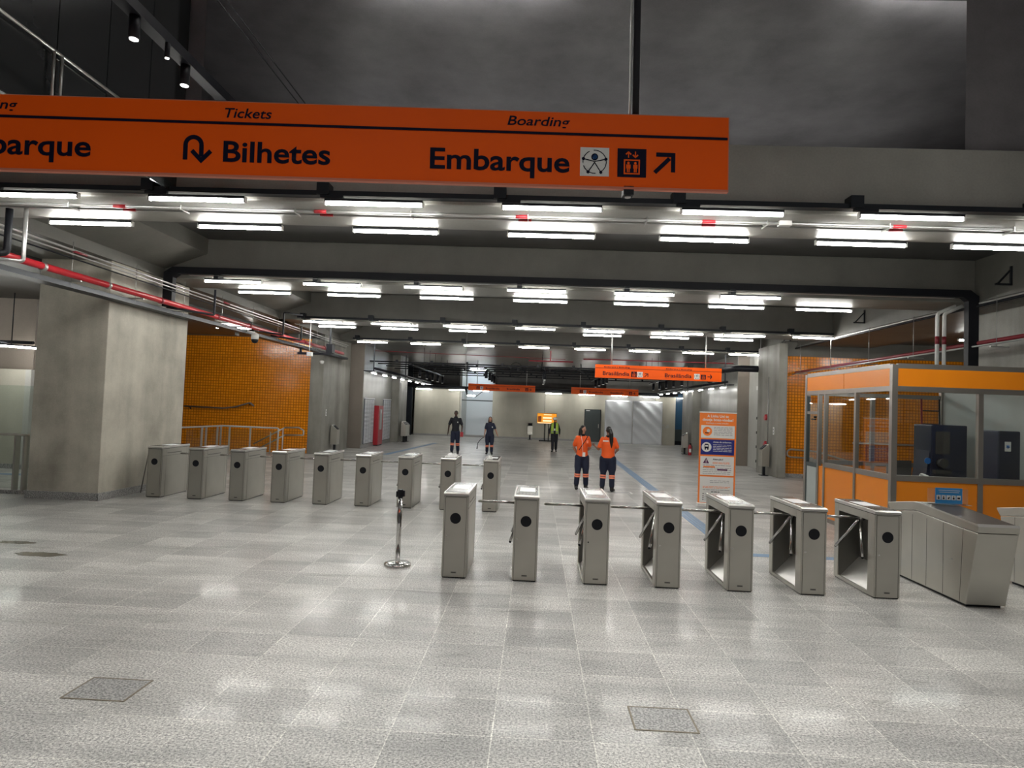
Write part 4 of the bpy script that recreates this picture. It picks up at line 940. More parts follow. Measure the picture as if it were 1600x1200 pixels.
lines(0.30, 0.66, (0.965, 0.94), M_banor); lines(0.09, 0.70, (0.90, 0.84, 0.80, 0.76, 0.72), M_grey); pr.box(0.10, 0.35, -0.0046, -0.003, 0.855, 0.885, M_banor).box(0.40, 0.62, -0.0047, -0.003, 0.795, 0.83, M_purple)
lines(0.25, 0.66, (0.565, 0.53), M_grey); lines(0.10, 0.68, (0.435, 0.41), M_banor); lines(0.10, 0.68, (0.365,), M_grey); lines(0.28, 0.46, (0.32,), M_ink, 0.014)
for z in (0.27, 0.22, 0.18, 0.14): pr.box(0.10, 0.125, -0.0046, -0.003, z, z+0.02, M_ink)
lines(0.14, 0.40, (0.27, 0.22, 0.18, 0.14), M_grey)
pr.build('highlight_print', t)

# ================================================================= CABIN (booth)
bt = empty('ticket_cabin', (5.72, 10.65, 0), 0, 'orange and glass ticket cabin with steel frame on the right', 'cabin')
BX, BY = 2.88, 3.40   # width, depth
F = M_frame
fm = MB()
pw = 0.09
for x in (0, BX-pw): 
    for y in (0, BY-pw): bx(x, x+pw, y, y+pw, 0, 2.93, F).build('corner_post', bt, bevel=0.004)
rl = MB()
for z0, z1 in ((2.87, 2.95), (2.50, 2.585), (1.06, 1.15), (0.0, 0.08)):
    rl.box(pw, BX-pw, 0.005, 0.075, z0, z1, F); rl.box(0.005, 0.075, pw, BY-pw, z0, z1, F) if z0 > 2 else rl.box(0.005, 0.075, pw, 2.45, z0, z1, F)
    rl.box(pw, BX-pw, BY-0.075, BY-0.005, z0, z1, F)
rl.build('frame_rail', bt, bevel=0.003)
bx(1.36, 1.44, 0.0, 0.075, 0.08, 2.50, F).build('mullion', bt, bevel=0.003)
for y in (1.19, 2.42, 2.70): bx(0.0, 0.07, y, y+0.065, 0.0, 2.50, F).build('mullion', bt, bevel=0.003)
bx(1.36, 1.44, BY-0.075, BY, 0.08, 2.50, F).build('mullion', bt, bevel=0.003)
for a, b in ((pw, 1.36), (1.44, BX-pw)):
    bx(a, b, 0.02, 0.06, 0.08, 1.06, M_booth).build('orange_panel', bt)
    bx(a, b, BY-0.06, BY-0.02, 0.08, 1.06, M_booth).build('orange_panel', bt)
    bx(a+0.005, b-0.005, 0.035, 0.043, 1.15, 2.50, M_glass).build('window_pane', bt)
    bx(a+0.005, b-0.005, BY-0.043, BY-0.035, 1.15, 2.50, M_glass).build('window_pane', bt)
bx(pw, BX-pw, 0.01, 0.06, 2.585, 2.87, M_booth).build('orange_fascia', bt)
for a, b in ((pw, 1.67), (1.685, BY)): bx(0.01, 0.06, a, b, 2.585, 2.87, M_booth).build('orange_fascia', bt)
for a, b in ((pw, 1.19), (1.255, 2.42), (2.485, 2.70)):
    bx(0.02, 0.06, a, b, 0.08, 1.06, M_booth).build('orange_panel', bt)
    bx(0.035, 0.043, a+0.005, b-0.005, 1.15, 2.50, M_glass).build('window_pane', bt)
d = MB().box(0.02, 0.06, 2.775, 3.30, 0.03, 1.02, M_cabw).box(0.01, 0.07, 2.765, 2.80, 0.02, 2.48, M_teal).box(0.01, 0.07, 3.28, 3.32, 0.02, 2.48, M_teal).box(0.01, 0.07, 2.80, 3.28, 1.02, 1.10, M_teal).box(0.01, 0.07, 2.80, 3.28, 2.10, 2.16, M_frame).build('door', bt)
bx(0.035, 0.045, 2.80, 3.28, 1.10, 2.46, M_glass).build('door_pane', d)
MB().box(-0.04, 0.01, 2.82, 2.85, 2.02, 2.06, M_black).box(-0.02, 0.01, 2.85, 3.0, 1.98, 2.01, M_black).build('door_closer', d)
bx(0.02, BX-0.02, 0.08, BY-0.08, 2.86, 2.92, M_cabw).build('roof', bt)
bx(BX-0.05, BX, 0.09, BY-0.09, 0, 2.87, M_cabw).build('side_wall', bt)
MB().box(0.6, 1.9, 1.2, 1.26, 2.80, 2.86, M_tubed).build('ceiling_lamp', bt)
# inside
t = empty('desk', (5.80, 10.80, 0), 0, 'pale counter desk along the cabin front window', 'desk')
bx(0.0, 2.0, 0.0, 0.6, 0.98, 1.02, M_cabw).build('desk_top', t); 
for x in (0.02, 1.93): bx(x, x+0.05, 0.05, 0.55, 0.0, 0.98, M_cabw).build('leg', t)
t = empty('monitor', (6.15, 11.15, 1.02), 0.3, 'small monitor on the cabin counter behind the left corner glass', 'monitor')
MB().box(-0.22, 0.22, 0, 0.03, 0.06, 0.34, M_topdark).build('screen', t); MB().box(-0.03, 0.03, 0.01, 0.04, 0, 0.1, M_black).box(-0.1, 0.1, -0.05, 0.1, 0, 0.01, M_black).build('stand', t)
t = empty('desk_telephone', (6.28, 10.98, 1.02), 0.1, 'grey desk device with handset on the cabin counter', 'telephone')
MB().prism([(-0.1, 0), (0.12, 0), (0.12, 0.10), (-0.1, 0.03)], 'X', -0.14, 0.14, M_grey).build('base', t); MB().path([(0.16, -0.08, 0.05), (0.18, -0.08, 0.10), (0.18, 0.1, 0.13), (0.16, 0.1, 0.07)], 0.022, M_swhite).build('handset', t)
t = empty('office_chair', (6.9, 12.3, 0), 0.4, 'black swivel chair inside the cabin near the middle post', 'chair')
bx(-0.24, 0.24, -0.24, 0.24, 0.45, 0.53, M_blackc).build('seat', t, bevel=0.03); bx(-0.22, 0.22, 0.2, 0.27, 0.62, 1.25, M_blackc).build('backrest', t, bevel=0.03)
MB().cyl((0, 0, 0.08), (0, 0, 0.45), 0.03, M_black).build('column', t); mbs = MB()
for k in range(5): mbs.cyl((0, 0, 0.1), (0.3*math.cos(k*1.257), 0.3*math.sin(k*1.257), 0.04), 0.02, M_black)
mbs.build('base', t)
t = empty('ticket_machine', (7.72, 12.75, 0), 0.0, 'tall navy machine with screen inside the cabin, behind the wide front window', 'machine')
MB().box(-0.12, 0.55, 0, 0.6, 0, 1.98, M_kiosk).build('cabinet', t, bevel=0.02)
bx(-0.05, 0.22, -0.01, 0.0, 1.42, 1.85, M_topdark).build('screen', t); MB().prism([(-0.25, 0.6), (-0.05, 0.6), (0.0, 1.95), (-0.05, 1.95)], 'Y', 0.05, 0.5, M_kiosk).build('side_wing', t)
MB().cyl((0.05, -0.12, 1.25), (0.05, 0.02, 1.25), 0.09, M_topdark).box(-0.1, 0.2, -0.1, 0.0, 1.05, 1.12, M_topdark).build('tray', t)
MB().cyl((-0.17, 0.04, 1.28), (-0.17, 0.02, 1.28), 0.06, M_sblue).build('round_emblem', t)
t = empty('ticket_machine', (7.74, 11.15, 0), 0.0, 'navy panel with white star sticker inside the cabin, at its right window', 'machine')
MB().box(0, 0.36, 0, 0.45, 0, 1.92, M_kiosk).build('cabinet', t, bevel=0.02)
st = MB().box(0.10, 0.20, -0.004, 0.0, 1.58, 1.74, M_swhite)
for k in range(3):
    a = PI*k/3; st.cyl((0.15+0.032*math.sin(a), -0.006, 1.66+0.032*math.cos(a)), (0.15-0.032*math.sin(a), -0.006, 1.66-0.032*math.cos(a)), 0.007, M_sblue, n=6)
st.build('star_sticker', t)
t = empty('steel_ladder', (7.95, 13.6, 0), 0, 'thin dark ladder standing at the back of the cabin', 'ladder')
for x in (0, 0.36): MB().cyl((x, 0, 0), (x, 0.1, 2.5), 0.018, M_redd if x == 0 else M_tray).build('rail', t)
for k in range(8): MB().cyl((0, 0.01+0.012*k, 0.3+0.28*k), (0.36, 0.01+0.012*k, 0.3+0.28*k), 0.012, M_tray).build('rung', t)

# ================================================================= balustrades
t = empty('glass_screen', (0, 0, 0), 0, 'tall clear glass screen with handrail left of the concrete pillar', 'glass screen')
bx(-13.8, -9.74, 12.22, 12.235, 0.08, 2.07, M_glassb).build('glass_pane', t)
MB().box(-9.745, -9.73, 12.215, 12.24, 0.08, 2.07, M_galv).build('edge_strip', t)
MB().path([(-13.8, 12.12, 1.12), (-9.72, 12.12, 1.12)], 0.024, M_steel).build('handrail', t)
for x in (-9.98, -9.80): MB().box(x-0.018, x+0.018, 12.1, 12.22, 0.07, 1.10, M_steell).build('post', t)
t = empty('glass_balustrade', (0, 0, 0), 0, 'glass balustrade with steel rail round the stairwell before the left tiles', 'balustrade')
A_, B_, C_ = (-10.95, 19.9), (-10.6, 21.55), (-8.78, 21.85)
MB().path([(A_[0]-0.1, A_[1]-0.6, 1.0), (A_[0], A_[1], 1.0), (*B_, 1.02), (*C_, 1.0), (*C_, 0.0)], 0.03, M_steell).build('handrail', t)
def pane(a, b):
    a = Vector((*a, 0)); b = Vector((*b, 0)); n_ = Vector(((b-a).y, -(b-a).x, 0)).normalized()*0.006; a2 = a+(b-a)*0.03; b2 = b-(b-a)*0.03
    vs = [a2-n_, b2-n_, b2+n_, a2+n_]; MB().add([v+Vector((0,0,0.1)) for v in vs]+[v+Vector((0,0,0.92)) for v in vs], [(0,3,2,1),(4,5,6,7),(0,1,5,4),(1,2,6,5),(2,3,7,6),(3,0,4,7)], M_glassb).build('glass_pane', t)
pane(A_, B_); pane(B_, (-9.7, 21.7)); pane((-9.66, 21.7), C_)
for p in ((-10.78, 20.6), (-10.72, 20.75), (-10.62, 21.3), (-10.6, 21.5), (-10.35, 21.6), (-9.68, 21.7)): MB().box(p[0]-0.025, p[0]+0.025, p[1]-0.02, p[1]+0.02, 0, 1.0, M_steell).build('post', t)
t = empty('stair_handrail', (0, 0, 0), 0, 'double looped steel handrail descending past the left tiled wall', 'handrail')
for z in (0.0, -0.27):
    MB().path([(-9.0, 23.0, 0.98+z), (-8.5, 23.0, 1.0+z), (-8.32, 23.0, 0.9+z)] if z == 0 else [(-8.32, 23.0, 0.90), (-8.32, 23.0, 0.73), (-9.0, 23.0, 0.71)], 0.026, M_steel).build('rail_end', t)
    MB().path([(-9.0, 23.0, 0.98+z), (-10.3, 23.4, 0.12+z+0.2)], 0.026, M_steel).build('rail', t)
for x in (-9.5, -9.05): MB().cyl((x, 22.95, 0), (x, 22.95, 0.80 if x < -9.3 else 0.95), 0.022, M_steell).build('post', t)
t = empty('stair_handrail', (0, 0, 0), 0, 'dark wall handrail curving upward on the left tiled wall', 'handrail')
MB().path([(-13.2, 23.83, 1.60), (-11.7, 23.83, 1.58), (-11.25, 23.83, 1.64), (-10.7, 23.83, 1.82), (-10.55, 23.83, 1.70)], 0.03, M_steeld).build('rail', t)
MB().cyl((-13.0, 23.83, 1.58), (-13.0, 23.95, 1.50), 0.02, M_black).cyl((-10.75, 23.83, 1.80), (-10.75, 23.95, 1.74), 0.02, M_black).build('bracket', t)
t = empty('stair_handrail', (0, 0, 0), 0, 'looped double handrail before the right tiled wall', 'handrail')
MB().path([(9.4, 22.1, 0.92), (8.55, 22.1, 0.96), (8.45, 22.1, 0.90), (8.45, 22.1, 0.75), (8.55, 22.1, 0.70), (9.3, 22.1, 0.68)], 0.03, M_steel).build('rail', t)
MB().cyl((8.75, 22.1, 0.94), (8.75, 22.2, 0.94), 0.015, M_steel).cyl((9.1, 22.1, 0.68), (9.1, 22.2, 0.68), 0.015, M_steel).path([(9.4, 22.1, 0.92), (10.6, 22.1, 0.6)], 0.03, M_steel).path([(10.6, 22.1, 1.25), (15, 22.1, 1.25)], 0.03, M_steel).build('rail', t)

# ================================================================= bins, cabinets, doors, board
def bin_(name, loc, rz, label, two=False, wide=0.34):
    t = empty(name, loc, rz, label, 'bin')
    w2 = wide/2
    for k in (range(3) if two else range(1)):
        ox = (k-1)*0.36 if two else 0
        MB().prism([(-0.13, 0.32), (0.13, 0.32), (0.13, 0.95), (0.10, 1.08), (-0.13, 0.88)], 'X', ox-w2, ox+w2, M_steel).build('container', t, bevel=0.01)
        MB().add([(ox-w2+0.05, -0.115, 0.90), (ox+w2-0.05, -0.115, 0.90), (ox+w2-0.05, 0.05, 1.045), (ox-w2+0.05, 0.05, 1.045), (ox-w2+0.05, -0.125, 0.91), (ox+w2-0.05, -0.125, 0.91), (ox+w2-0.05, 0.04, 1.055), (ox-w2+0.05, 0.04, 1.055)], [(0,3,2,1),(4,5,6,7),(0,1,5,4),(1,2,6,5),(2,3,7,6),(3,0,4,7)], M_black).build('opening', t)
        MB().box(ox-0.05, ox+0.05, -0.04, 0.04, 0.02, 0.32, M_black).box(ox-0.14, ox+0.14, -0.12, 0.12, 0, 0.02, M_black).build('stand', t)
    return t
bin_('litter_bin', (-7.8, 25.0, 0), PI/2, 'steel litter bin on a black stand by the column beyond the left tiles')
bin_('litter_bin', (-6.85, 33.9, 0), PI/2, 'triple steel recycling bin beside the far left column', two=True)
bin_('litter_bin', (7.86, 22.6, 0), -PI/2, 'steel litter bin on a black stand at the right column')
bin_('litter_bin', (7.5, 32.9, 0), -PI/2, 'steel litter bin by the far right column')
bin_('litter_bin', (-0.35, 41.4, 0), 0, 'steel litter bin against the back wall left of the screen')
t = empty('fire_extinguisher', (7.6, 32.2, 0), 0, 'small red fire extinguisher on the floor at the far right column', 'fire extinguisher')
MB().lathe([(0.08, 0.0), (0.085, 0.02), (0.085, 0.42), (0.05, 0.5), (0.03, 0.52)], (0, 0, 0), M_cabred).build('cylinder', t); MB().box(-0.02, 0.07, -0.02, 0.02, 0.52, 0.58, M_black).path([(0.03, 0, 0.54), (0.11, 0, 0.45), (0.10, 0, 0.2)], 0.012, M_black).build('valve', t)
bx(-0.05, 0.05, -0.09, -0.083, 0.15, 0.32, M_swhite).build('label', t)
def louvre(y0, y1, label):
    t = empty('louvred_panel', (-7.5, y0, 0.17), 0, label, 'louvred panel', 'louvred panels on the far left wall')
    n = 4; wd = (y1-y0)/n
    bx(0.0, 0.03, 0, y1-y0, 0, 1.98, M_louvd).build('frame', t)
    for k in range(n):
        mb = MB()
        for j in range(34): mb.box(0.03, 0.045, k*wd+0.04, (k+1)*wd-0.04, 0.03+0.057*j, 0.03+0.057*j+0.036, M_louv)
        mb.build('slats', t)
    MB().box(0.0, 0.05, -0.02, y1-y0+0.02, 1.98, 2.02, M_louv).build('top_trim', t)
louvre(27.95, 29.6, 'white louvred wall panel left of the red hose cabinet')
louvre(31.4, 33.0, 'white louvred wall panel right of the red hose cabinet')
t = empty('fire_hose_cabinet', (-7.5, 29.75, 0), 0, 'tall red fire hose cabinet between the louvred panels', 'cabinet')
bx(0, 0.22, 0, 0.9, 0.05, 1.86, M_cabred).build('body', t, bevel=0.01); bx(0.22, 0.225, 0.25, 0.65, 0.75, 1.70, M_cabw).build('window', t); bx(0.0, 0.2, 0.02, 0.88, 0, 0.05, M_black).build('plinth', t)
bx(0.225, 0.23, 0.42, 0.58, 1.5, 1.66, M_swhite).build('label', t)
# teal door at right
t = empty('door_1', (8.55, 24.1, 0)); t['kind'] = 'structure'
bx(0, 0.06, 0.05, 1.25, 0.05, 2.1, M_teal).build('leaf', t)
for z in (0.25, 0.8, 1.35, 1.9): MB().box(-0.05, 0.0, 1.20, 1.27, z, z+0.1, M_black).build('hinge', t)
MB().cyl((-0.03, 0.15, 1.0), (-0.03, 0.15, 1.2), 0.012, M_chrome).build('handle', t)
t = empty('door_2', (3.16, 41.95, 0)); t['kind'] = 'structure'
bx(0, 0.98, 0, 0.05, 0.0, 2.05, M_teal).build('leaf', t); MB().box(0.06, 0.30, -0.02, 0, 1.98, 2.02, M_white).build('door_closer', t); MB().box(0.86, 0.89, -0.04, 0, 0.9, 1.15, M_galv).build('handle', t)
MB().box(-0.04, 0, -0.01, 0.05, 0, 2.09, M_black).box(0.98, 1.02, -0.01, 0.05, 0, 2.09, M_black).box(-0.04, 1.02, -0.01, 0.05, 2.05, 2.09, M_black).build('door_frame', t)
for i, (z, l) in enumerate([(1.98, 'upper red alarm bell on the right column'), (1.05, 'lower red call point on the right column')]):
    tag(MB().cyl((8.07, 23.0, z), (7.99, 23.0, z), 0.085, M_cabred, n=20).box(8.0, 8.07, 22.97, 23.03, z+0.08, z+0.12, M_cabred).build('alarm_device'), l, 'alarm', 'red alarm devices on the right column')
tag(MB().cyl((8.05, 22.85, 0.95), (8.05, 22.85, 3.4), 0.014, M_galv).build('conduit_run'), 'thin upright conduit on the right column', 'conduit')
for (x, y, s_, l) in ((8.065, 22.3, -1, 'small white switch plate on the right column'), (-8.0, 24.4, 1, 'small white switch plate on the left column beyond the tiles')):
    t = empty('switch_plate', (x, y, 1.42), 0, l, 'switch plate')
    MB().box(min(0, s_*0.015), max(0, s_*0.015), -0.05, 0.05, 0, 0.26, M_white).build('plate', t); MB().box(min(s_*0.015, s_*0.018), max(s_*0.015, s_*0.018), -0.025, 0.025, 0.05, 0.1, M_grey).box(min(s_*0.015, s_*0.018), max(s_*0.015, s_*0.018), -0.025, 0.025, 0.15, 0.2, M_grey).build('switch', t)
# white sheet hoarding
t = empty('plastic_hoarding', (4.35, 41.2, 0), 0, 'large white plastic sheet hoarding across the back right opening', 'hoarding')
for x0, x1 in ((0.0, 1.72), (1.75, 3.60)):
    mb = MB(); n, m_ = 30, 26; vs = []
    for i in range(n+1):
        for j in range(m_+1):
            u = i/n; v = j/m_; x = x0+(x1-x0)*u; z = 2.72*v
            y = 0.05*abs(math.sin((x*1.0+z*1.1)*4.0))**3*(1 if x0 > 1 else 0.35) + 0.012*math.sin(x*9+z*3)
            vs.append((x, -y, z))
    mb.add(vs, [(i*(m_+1)+j, (i+1)*(m_+1)+j, (i+1)*(m_+1)+j+1, i*(m_+1)+j+1) for i in range(n) for j in range(m_)], M_sheet, True)
    o = mb.build('sheet', t); s_ = o.modifiers.new('s', 'SOLIDIFY'); s_.thickness = 0.01
MB().box(1.72, 1.76, -0.06, 0.02, 0, 2.72, M_galv).box(0, 3.6, 0.02, 0.06, 2.70, 2.75, M_galv).build('frame', t)
# patches on the wall right of it
mb = MB(); rnd = random.Random(5)
for k in range(7):
    cx, cz = 8.25+rnd.uniform(-0.35, 0.35), 0.98+rnd.uniform(-0.22, 0.25); n = 7
    mb.prism([(cx+rnd.uniform(0.05, 0.13)*math.cos(2*PI*i/n), cz+rnd.uniform(0.04, 0.1)*math.sin(2*PI*i/n)) for i in range(n)], 'Y', 41.595, 41.60, M_pale)
tag(mb.build('plaster_patches'), 'pale plaster patches on the wall right of the white sheet', 'plaster patch', kind='stuff')
# orange screen on stand
t = empty('display_screen', (0.68, 40.3, 0), 0, 'lit orange information screen on a black stand by the back wall', 'screen')
bx(-0.61, 0.61, 0, 0.05, 1.08, 1.74, M_black).build('casing', t); bx(-0.59, 0.59, -0.005, 0.0, 1.10, 1.72, M_screen).build('picture', t)
MB().box(-0.2, 0.3, -0.008, -0.005, 1.62, 1.67, M_screen2).box(-0.25, 0.30, -0.008, -0.005, 1.40, 1.50, M_screen2).box(-0.25, 0.30, -0.008, -0.005, 1.22, 1.32, M_screen2).box(-0.55, -0.35, -0.008, -0.005, 1.2, 1.55, M_banor).box(-0.58, 0.58, -0.007, -0.005, 1.11, 1.15, M_screen2).build('picture_blocks', t)
for x in (-0.1, 0.12): MB().cyl((x, 0.05, 0), (x, 0.05, 1.1), 0.03, M_black).build('pole', t)
MB().box(-0.45, 0.45, -0.25, 0.3, 0.02, 0.06, M_black).cyl((-0.42, -0.22, 0.0), (-0.42, -0.22, 0.05), 0.03, M_black).cyl((0.42, -0.22, 0.0), (0.42, -0.22, 0.05), 0.03, M_black).build('base', t)
tag(MB().cyl((0.55, 41.96, 0.0), (0.55, 41.96, 3.03), 0.008, M_black, n=6).build('power_cable'), 'thin cable running up the back wall from the screen', 'cable')

# ================================================================= PEOPLE
def capsule(mb, p0, r0, p1, r1, n=14, cap0=True, cap1=True):
    """tapered limb from p0 to p1 with elliptical ends; r = (across, front-back)"""
    r0 = r0 if isinstance(r0, tuple) else (r0, r0); r1 = r1 if isinstance(r1, tuple) else (r1, r1)
    p0 = Vector(p0); p1 = Vector(p1); d = (p1-p0); ln = d.length; d.normalize()
    a = Vector((1, 0, 0)); a = (a - d*a.dot(d))
    a = a.normalized() if a.length > 0.15 else Vector((0, 1, 0)); a = (a - d*a.dot(d)).normalized(); b = d.cross(a).normalized()
    rings = []
    for q in (-0.95, -0.7, -0.35): rings.append((p0 + d*q*min(r0), math.sqrt(1-q*q), r0))
    rings.append((p0, 1.0, r0)); rings.append((p1, 1.0, r1))
    for q in (0.35, 0.7, 0.95): rings.append((p1 + d*q*min(r1), math.sqrt(1-q*q), r1))
    vs = []
    for c, f, r in rings:
        for k in range(n):
            u = 2*PI*k/n; vs.append(c + a*math.cos(u)*r[0]*f + b*math.sin(u)*r[1]*f)
    m_ = len(rings)
    fs = [(i*n+k, i*n+(k+1) % n, (i+1)*n+(k+1) % n, (i+1)*n+k) for i in range(m_-1) for k in range(n)]
    fs += [tuple(range(n))[::-1], tuple(range((m_-1)*n, m_*n))]
    mb.add(vs, fs, None, True)
def fuse(name, mb, voxel, mat, parent, smooth=3, post=None):
    """melt overlapping limbs into one continuous skin"""
    me = bpy.data.meshes.new(name); me.from_pydata(mb.v, [], mb.f)
    bm = bmesh.new(); bm.from_mesh(me); bmesh.ops.recalc_face_normals(bm, faces=bm.faces); bm.to_mesh(me); bm.free()
    o = bpy.data.objects.new(name, me); C.objects.link(o)
    r = o.modifiers.new('r', 'REMESH'); r.mode = 'VOXEL'; r.voxel_size = voxel
    if smooth: sm = o.modifiers.new('s', 'SMOOTH'); sm.factor = 0.5; sm.iterations = smooth
    dg = bpy.context.evaluated_depsgraph_get(); dg.update()
    m2 = bpy.data.meshes.new_from_object(o.evaluated_get(dg)); bpy.data.objects.remove(o)
    m2.name = name; m2.materials.clear(); m2.materials.append(mat)
    for p in m2.polygons: p.use_smooth = True; p.material_index = 0
    if post:
        for v in m2.vertices: v.co = post(v.co.copy())
    o = bpy.data.objects.new(name, m2); C.objects.link(o); o.parent = parent
    return o
def person(loc, rz, H, label, skin, shirt, trouser, hairm, hair='short', arms=None, head_yaw=0.0, shoulders=0.185, girth=1.0, hipw=1.0, step=0.0, stance=0.10, long_sleeve=False, bands=True, hair_side=0):
    """figure faces -Y in its own frame; +X is its left hand"""
    t = empty('person', loc, rz, label, 'person')
    Z = lambda f: f*H
    k = H/1.7; g = girth
    S = shoulders*k
    sp = [((0, 0, Z(.50)), (0.155*k*hipw, 0.105*k*g)), ((0, 0, Z(.545)), (0.150*k*hipw, 0.105*k*g)), ((0, 0, Z(.62)), (0.118*k*g, 0.090*k*g)), ((0, 0, Z(.72)), (0.140*k*g, 0.100*k*g)), ((0, 0.005, Z(.785)), (0.135*k, 0.080*k)), ((0, 0.01, Z(.83)), (0.062*k, 0.055*k))]
    body = MB()
    for (p, r), (q, r_) in zip(sp[:-1], sp[1:]): capsule(body, p, r, q, r_)
    hy, hx = -math.cos(head_yaw), math.sin(head_yaw); fd = Vector((hx, hy, 0)); sd = Vector((-hy, hx, 0)); back = -fd
    capsule(body, (0, 0.01, Z(.82)), 0.050*k, (0, 0.0, Z(.875)), 0.048*k)
    hc = Vector((0, -0.005, Z(.932)))+fd*0.008
    capsule(body, hc+fd*0.012*k+Vector((0, 0, -0.060*k)), (0.047*k, 0.050*k), hc+Vector((0, 0, 0.01*k)), (0.070*k, 0.080*k), n=18)
    capsule(body, hc, (0.070*k, 0.082*k), hc+Vector((0, 0.005, 0.035*k)), (0.066*k, 0.078*k), n=18)
    capsule(body, hc+fd*0.070*k+Vector((0, 0, 0.008*k)), 0.012*k, hc+fd*0.090*k+Vector((0, 0, -0.018*k)), 0.013*k, n=8)
    for s_ in (1, -1): capsule(body, hc+sd*s_*0.070*k+Vector((0, 0, 0.012*k)), (0.012*k, 0.016*k), hc+sd*s_*0.071*k+Vector((0, 0, -0.016*k)), (0.010*k, 0.013*k), n=8)
    J = {}; arms = arms or {}
    sl = MB()
    for s_, nm_ in ((1, 'L'), (-1, 'R')):
        a = arms.get(nm_, dict(elbow=(0.05, 0.02, -0.28), wrist=(0.07, -0.05, -0.52)))
        so = Vector((s_*S*0.86, 0.0, Z(.800)))
        d1 = Vector((s_*a['elbow'][0], a['elbow'][1], a['elbow'][2]))*k; d2 = Vector((s_*a['wrist'][0], a['wrist'][1], a['wrist'][2]))*k
        el = so+d1; wr = so+d2
        capsule(body, so, 0.050*k, el, 0.037*k); capsule(body, el, 0.038*k, wr, 0.025*k)
        dr = (d2-d1).normalized(); side = Vector((0, -1, 0)) if abs(dr.z) > 0.5 else Vector((0, 0, 1))
        side = (side - dr*side.dot(dr)).normalized(); nrm = dr.cross(side).normalized()*s_
        pc = wr+dr*0.055*k
        capsule(body, wr, 0.024*k, pc, 0.024*k); 
        for off in (0.022, 0.007, -0.008, -0.022): capsule(body, wr+dr*0.03*k+side*off*0.8*k, 0.014*k, wr+dr*0.082*k+side*off*k, 0.012*k, n=8)
        for off, ln in ((0.027, 0.066), (0.009, 0.076), (-0.010, 0.070), (-0.028, 0.054)):
            b0 = wr+dr*0.085*k+side*off*1.05*k; m1 = b0+dr*ln*0.5*k-nrm*0.005*k; m2 = b0+dr*ln*0.9*k-nrm*0.024*k
            capsule(body, b0, 0.0092*k, m1, 0.0085*k, n=8); capsule(body, m1, 0.0085*k, m2, 0.0075*k, n=8)
        t0 = wr+dr*0.03*k+side*0.028*k-nrm*0.006*k; t1 = wr+dr*0.065*k+side*0.050*k-nrm*0.018*k
        capsule(body, t0, 0.012*k, t1, 0.009*k, n=8)
        J[nm_] = (so, el, wr, dr)
        # sleeve
        capsule(sl, so+Vector((-s_*0.02, 0, -0.005)), (0.066*k*g**.5, 0.064*k), so+d1*(0.72 if not long_sleeve else 1.0), 0.058*k*g**.3 if not long_sleeve else 0.050*k)
        if long_sleeve: capsule(sl, el, 0.050*k, el+(wr-el)*0.93, 0.037*k)
    legs = {}; tr = MB()
    for s_ in (1, -1):
        st = step*s_
        hp = Vector((s_*0.082*k*hipw, 0, Z(.490))); kn = Vector((s_*(0.085*k*hipw+stance)/2, -0.02+st*0.4, Z(.275))); an = Vector((s_*stance, 0.02+st, Z(.05)))
        capsule(body, hp, 0.080*k*hipw, kn, 0.055*k); ca = kn+(an-kn)*0.35+Vector((0, 0.012, 0)); capsule(body, kn, 0.052*k, ca, 0.052*k); capsule(body, ca, 0.050*k, an, 0.036*k)
        capsule(body, an+Vector((0, 0.01, -Z(.05)+0.035)), 0.034*k, Vector((an.x+s_*0.02, an.y-0.15, 0.03)), (0.036*k, 0.022*k))
        legs[s_] = (hp, kn, ca, an)
        capsule(tr, hp+Vector((0, 0, 0.01)), (0.102*k*hipw, 0.108*k*g), kn+(hp-kn)*0.35, (0.094*k*hipw, 0.094*k)); capsule(tr, kn+(hp-kn)*0.35, (0.094*k*hipw, 0.094*k), kn, 0.077*k)
        capsule(tr, kn, 0.077*k, an+Vector((0, 0, 0.07)), 0.069*k)
    fuse('body', body, 0.0085, skin, t, 2)
    fe = MB()
    for s_ in (1, -1): fe.ell(hc+fd*0.078*k+sd*s_*0.03*k+Vector((0, 0, 0.012*k)), 0.012*k, 0.012*k, 0.007*k, M_eye, 8, 6)
    fe.build('eyes', t)
    MB().ell(hc+fd*0.068*k+Vector((0, 0, -0.046*k)), 0.020*k, 0.012*k, 0.006*k, M_lip, 8, 6).build('mouth', t)
    tor = sl; e_ = 0.014*k
    sq = [((0, 0, Z(.525)), (0.158*k*hipw, 0.120*k*g)), ((0, 0, Z(.60)), (0.138*k*max(g, hipw*0.95), 0.112*k*g)), ((0, 0, Z(.72)), (0.158*k*g, 0.118*k*g)), ((0, 0.003, Z(.785)), (0.150*k, 0.096*k)), ((0, 0.008, Z(.825)), (0.085*k, 0.068*k))]
    for (p, r), (q, r_) in zip(sq[:-1], sq[1:]): capsule(tor, p, r, q, r_, n=20)
    fuse('shirt', tor, 0.012, shirt, t, 3)
    capsule(tr, (0, 0, Z(.575)), (0.130*k*max(g, hipw), 0.104*k*g), (0, 0, Z(.505)), (0.162*k*hipw, 0.120*k*g), n=20)
    fuse('trousers', tr, 0.012, trouser, t, 3)
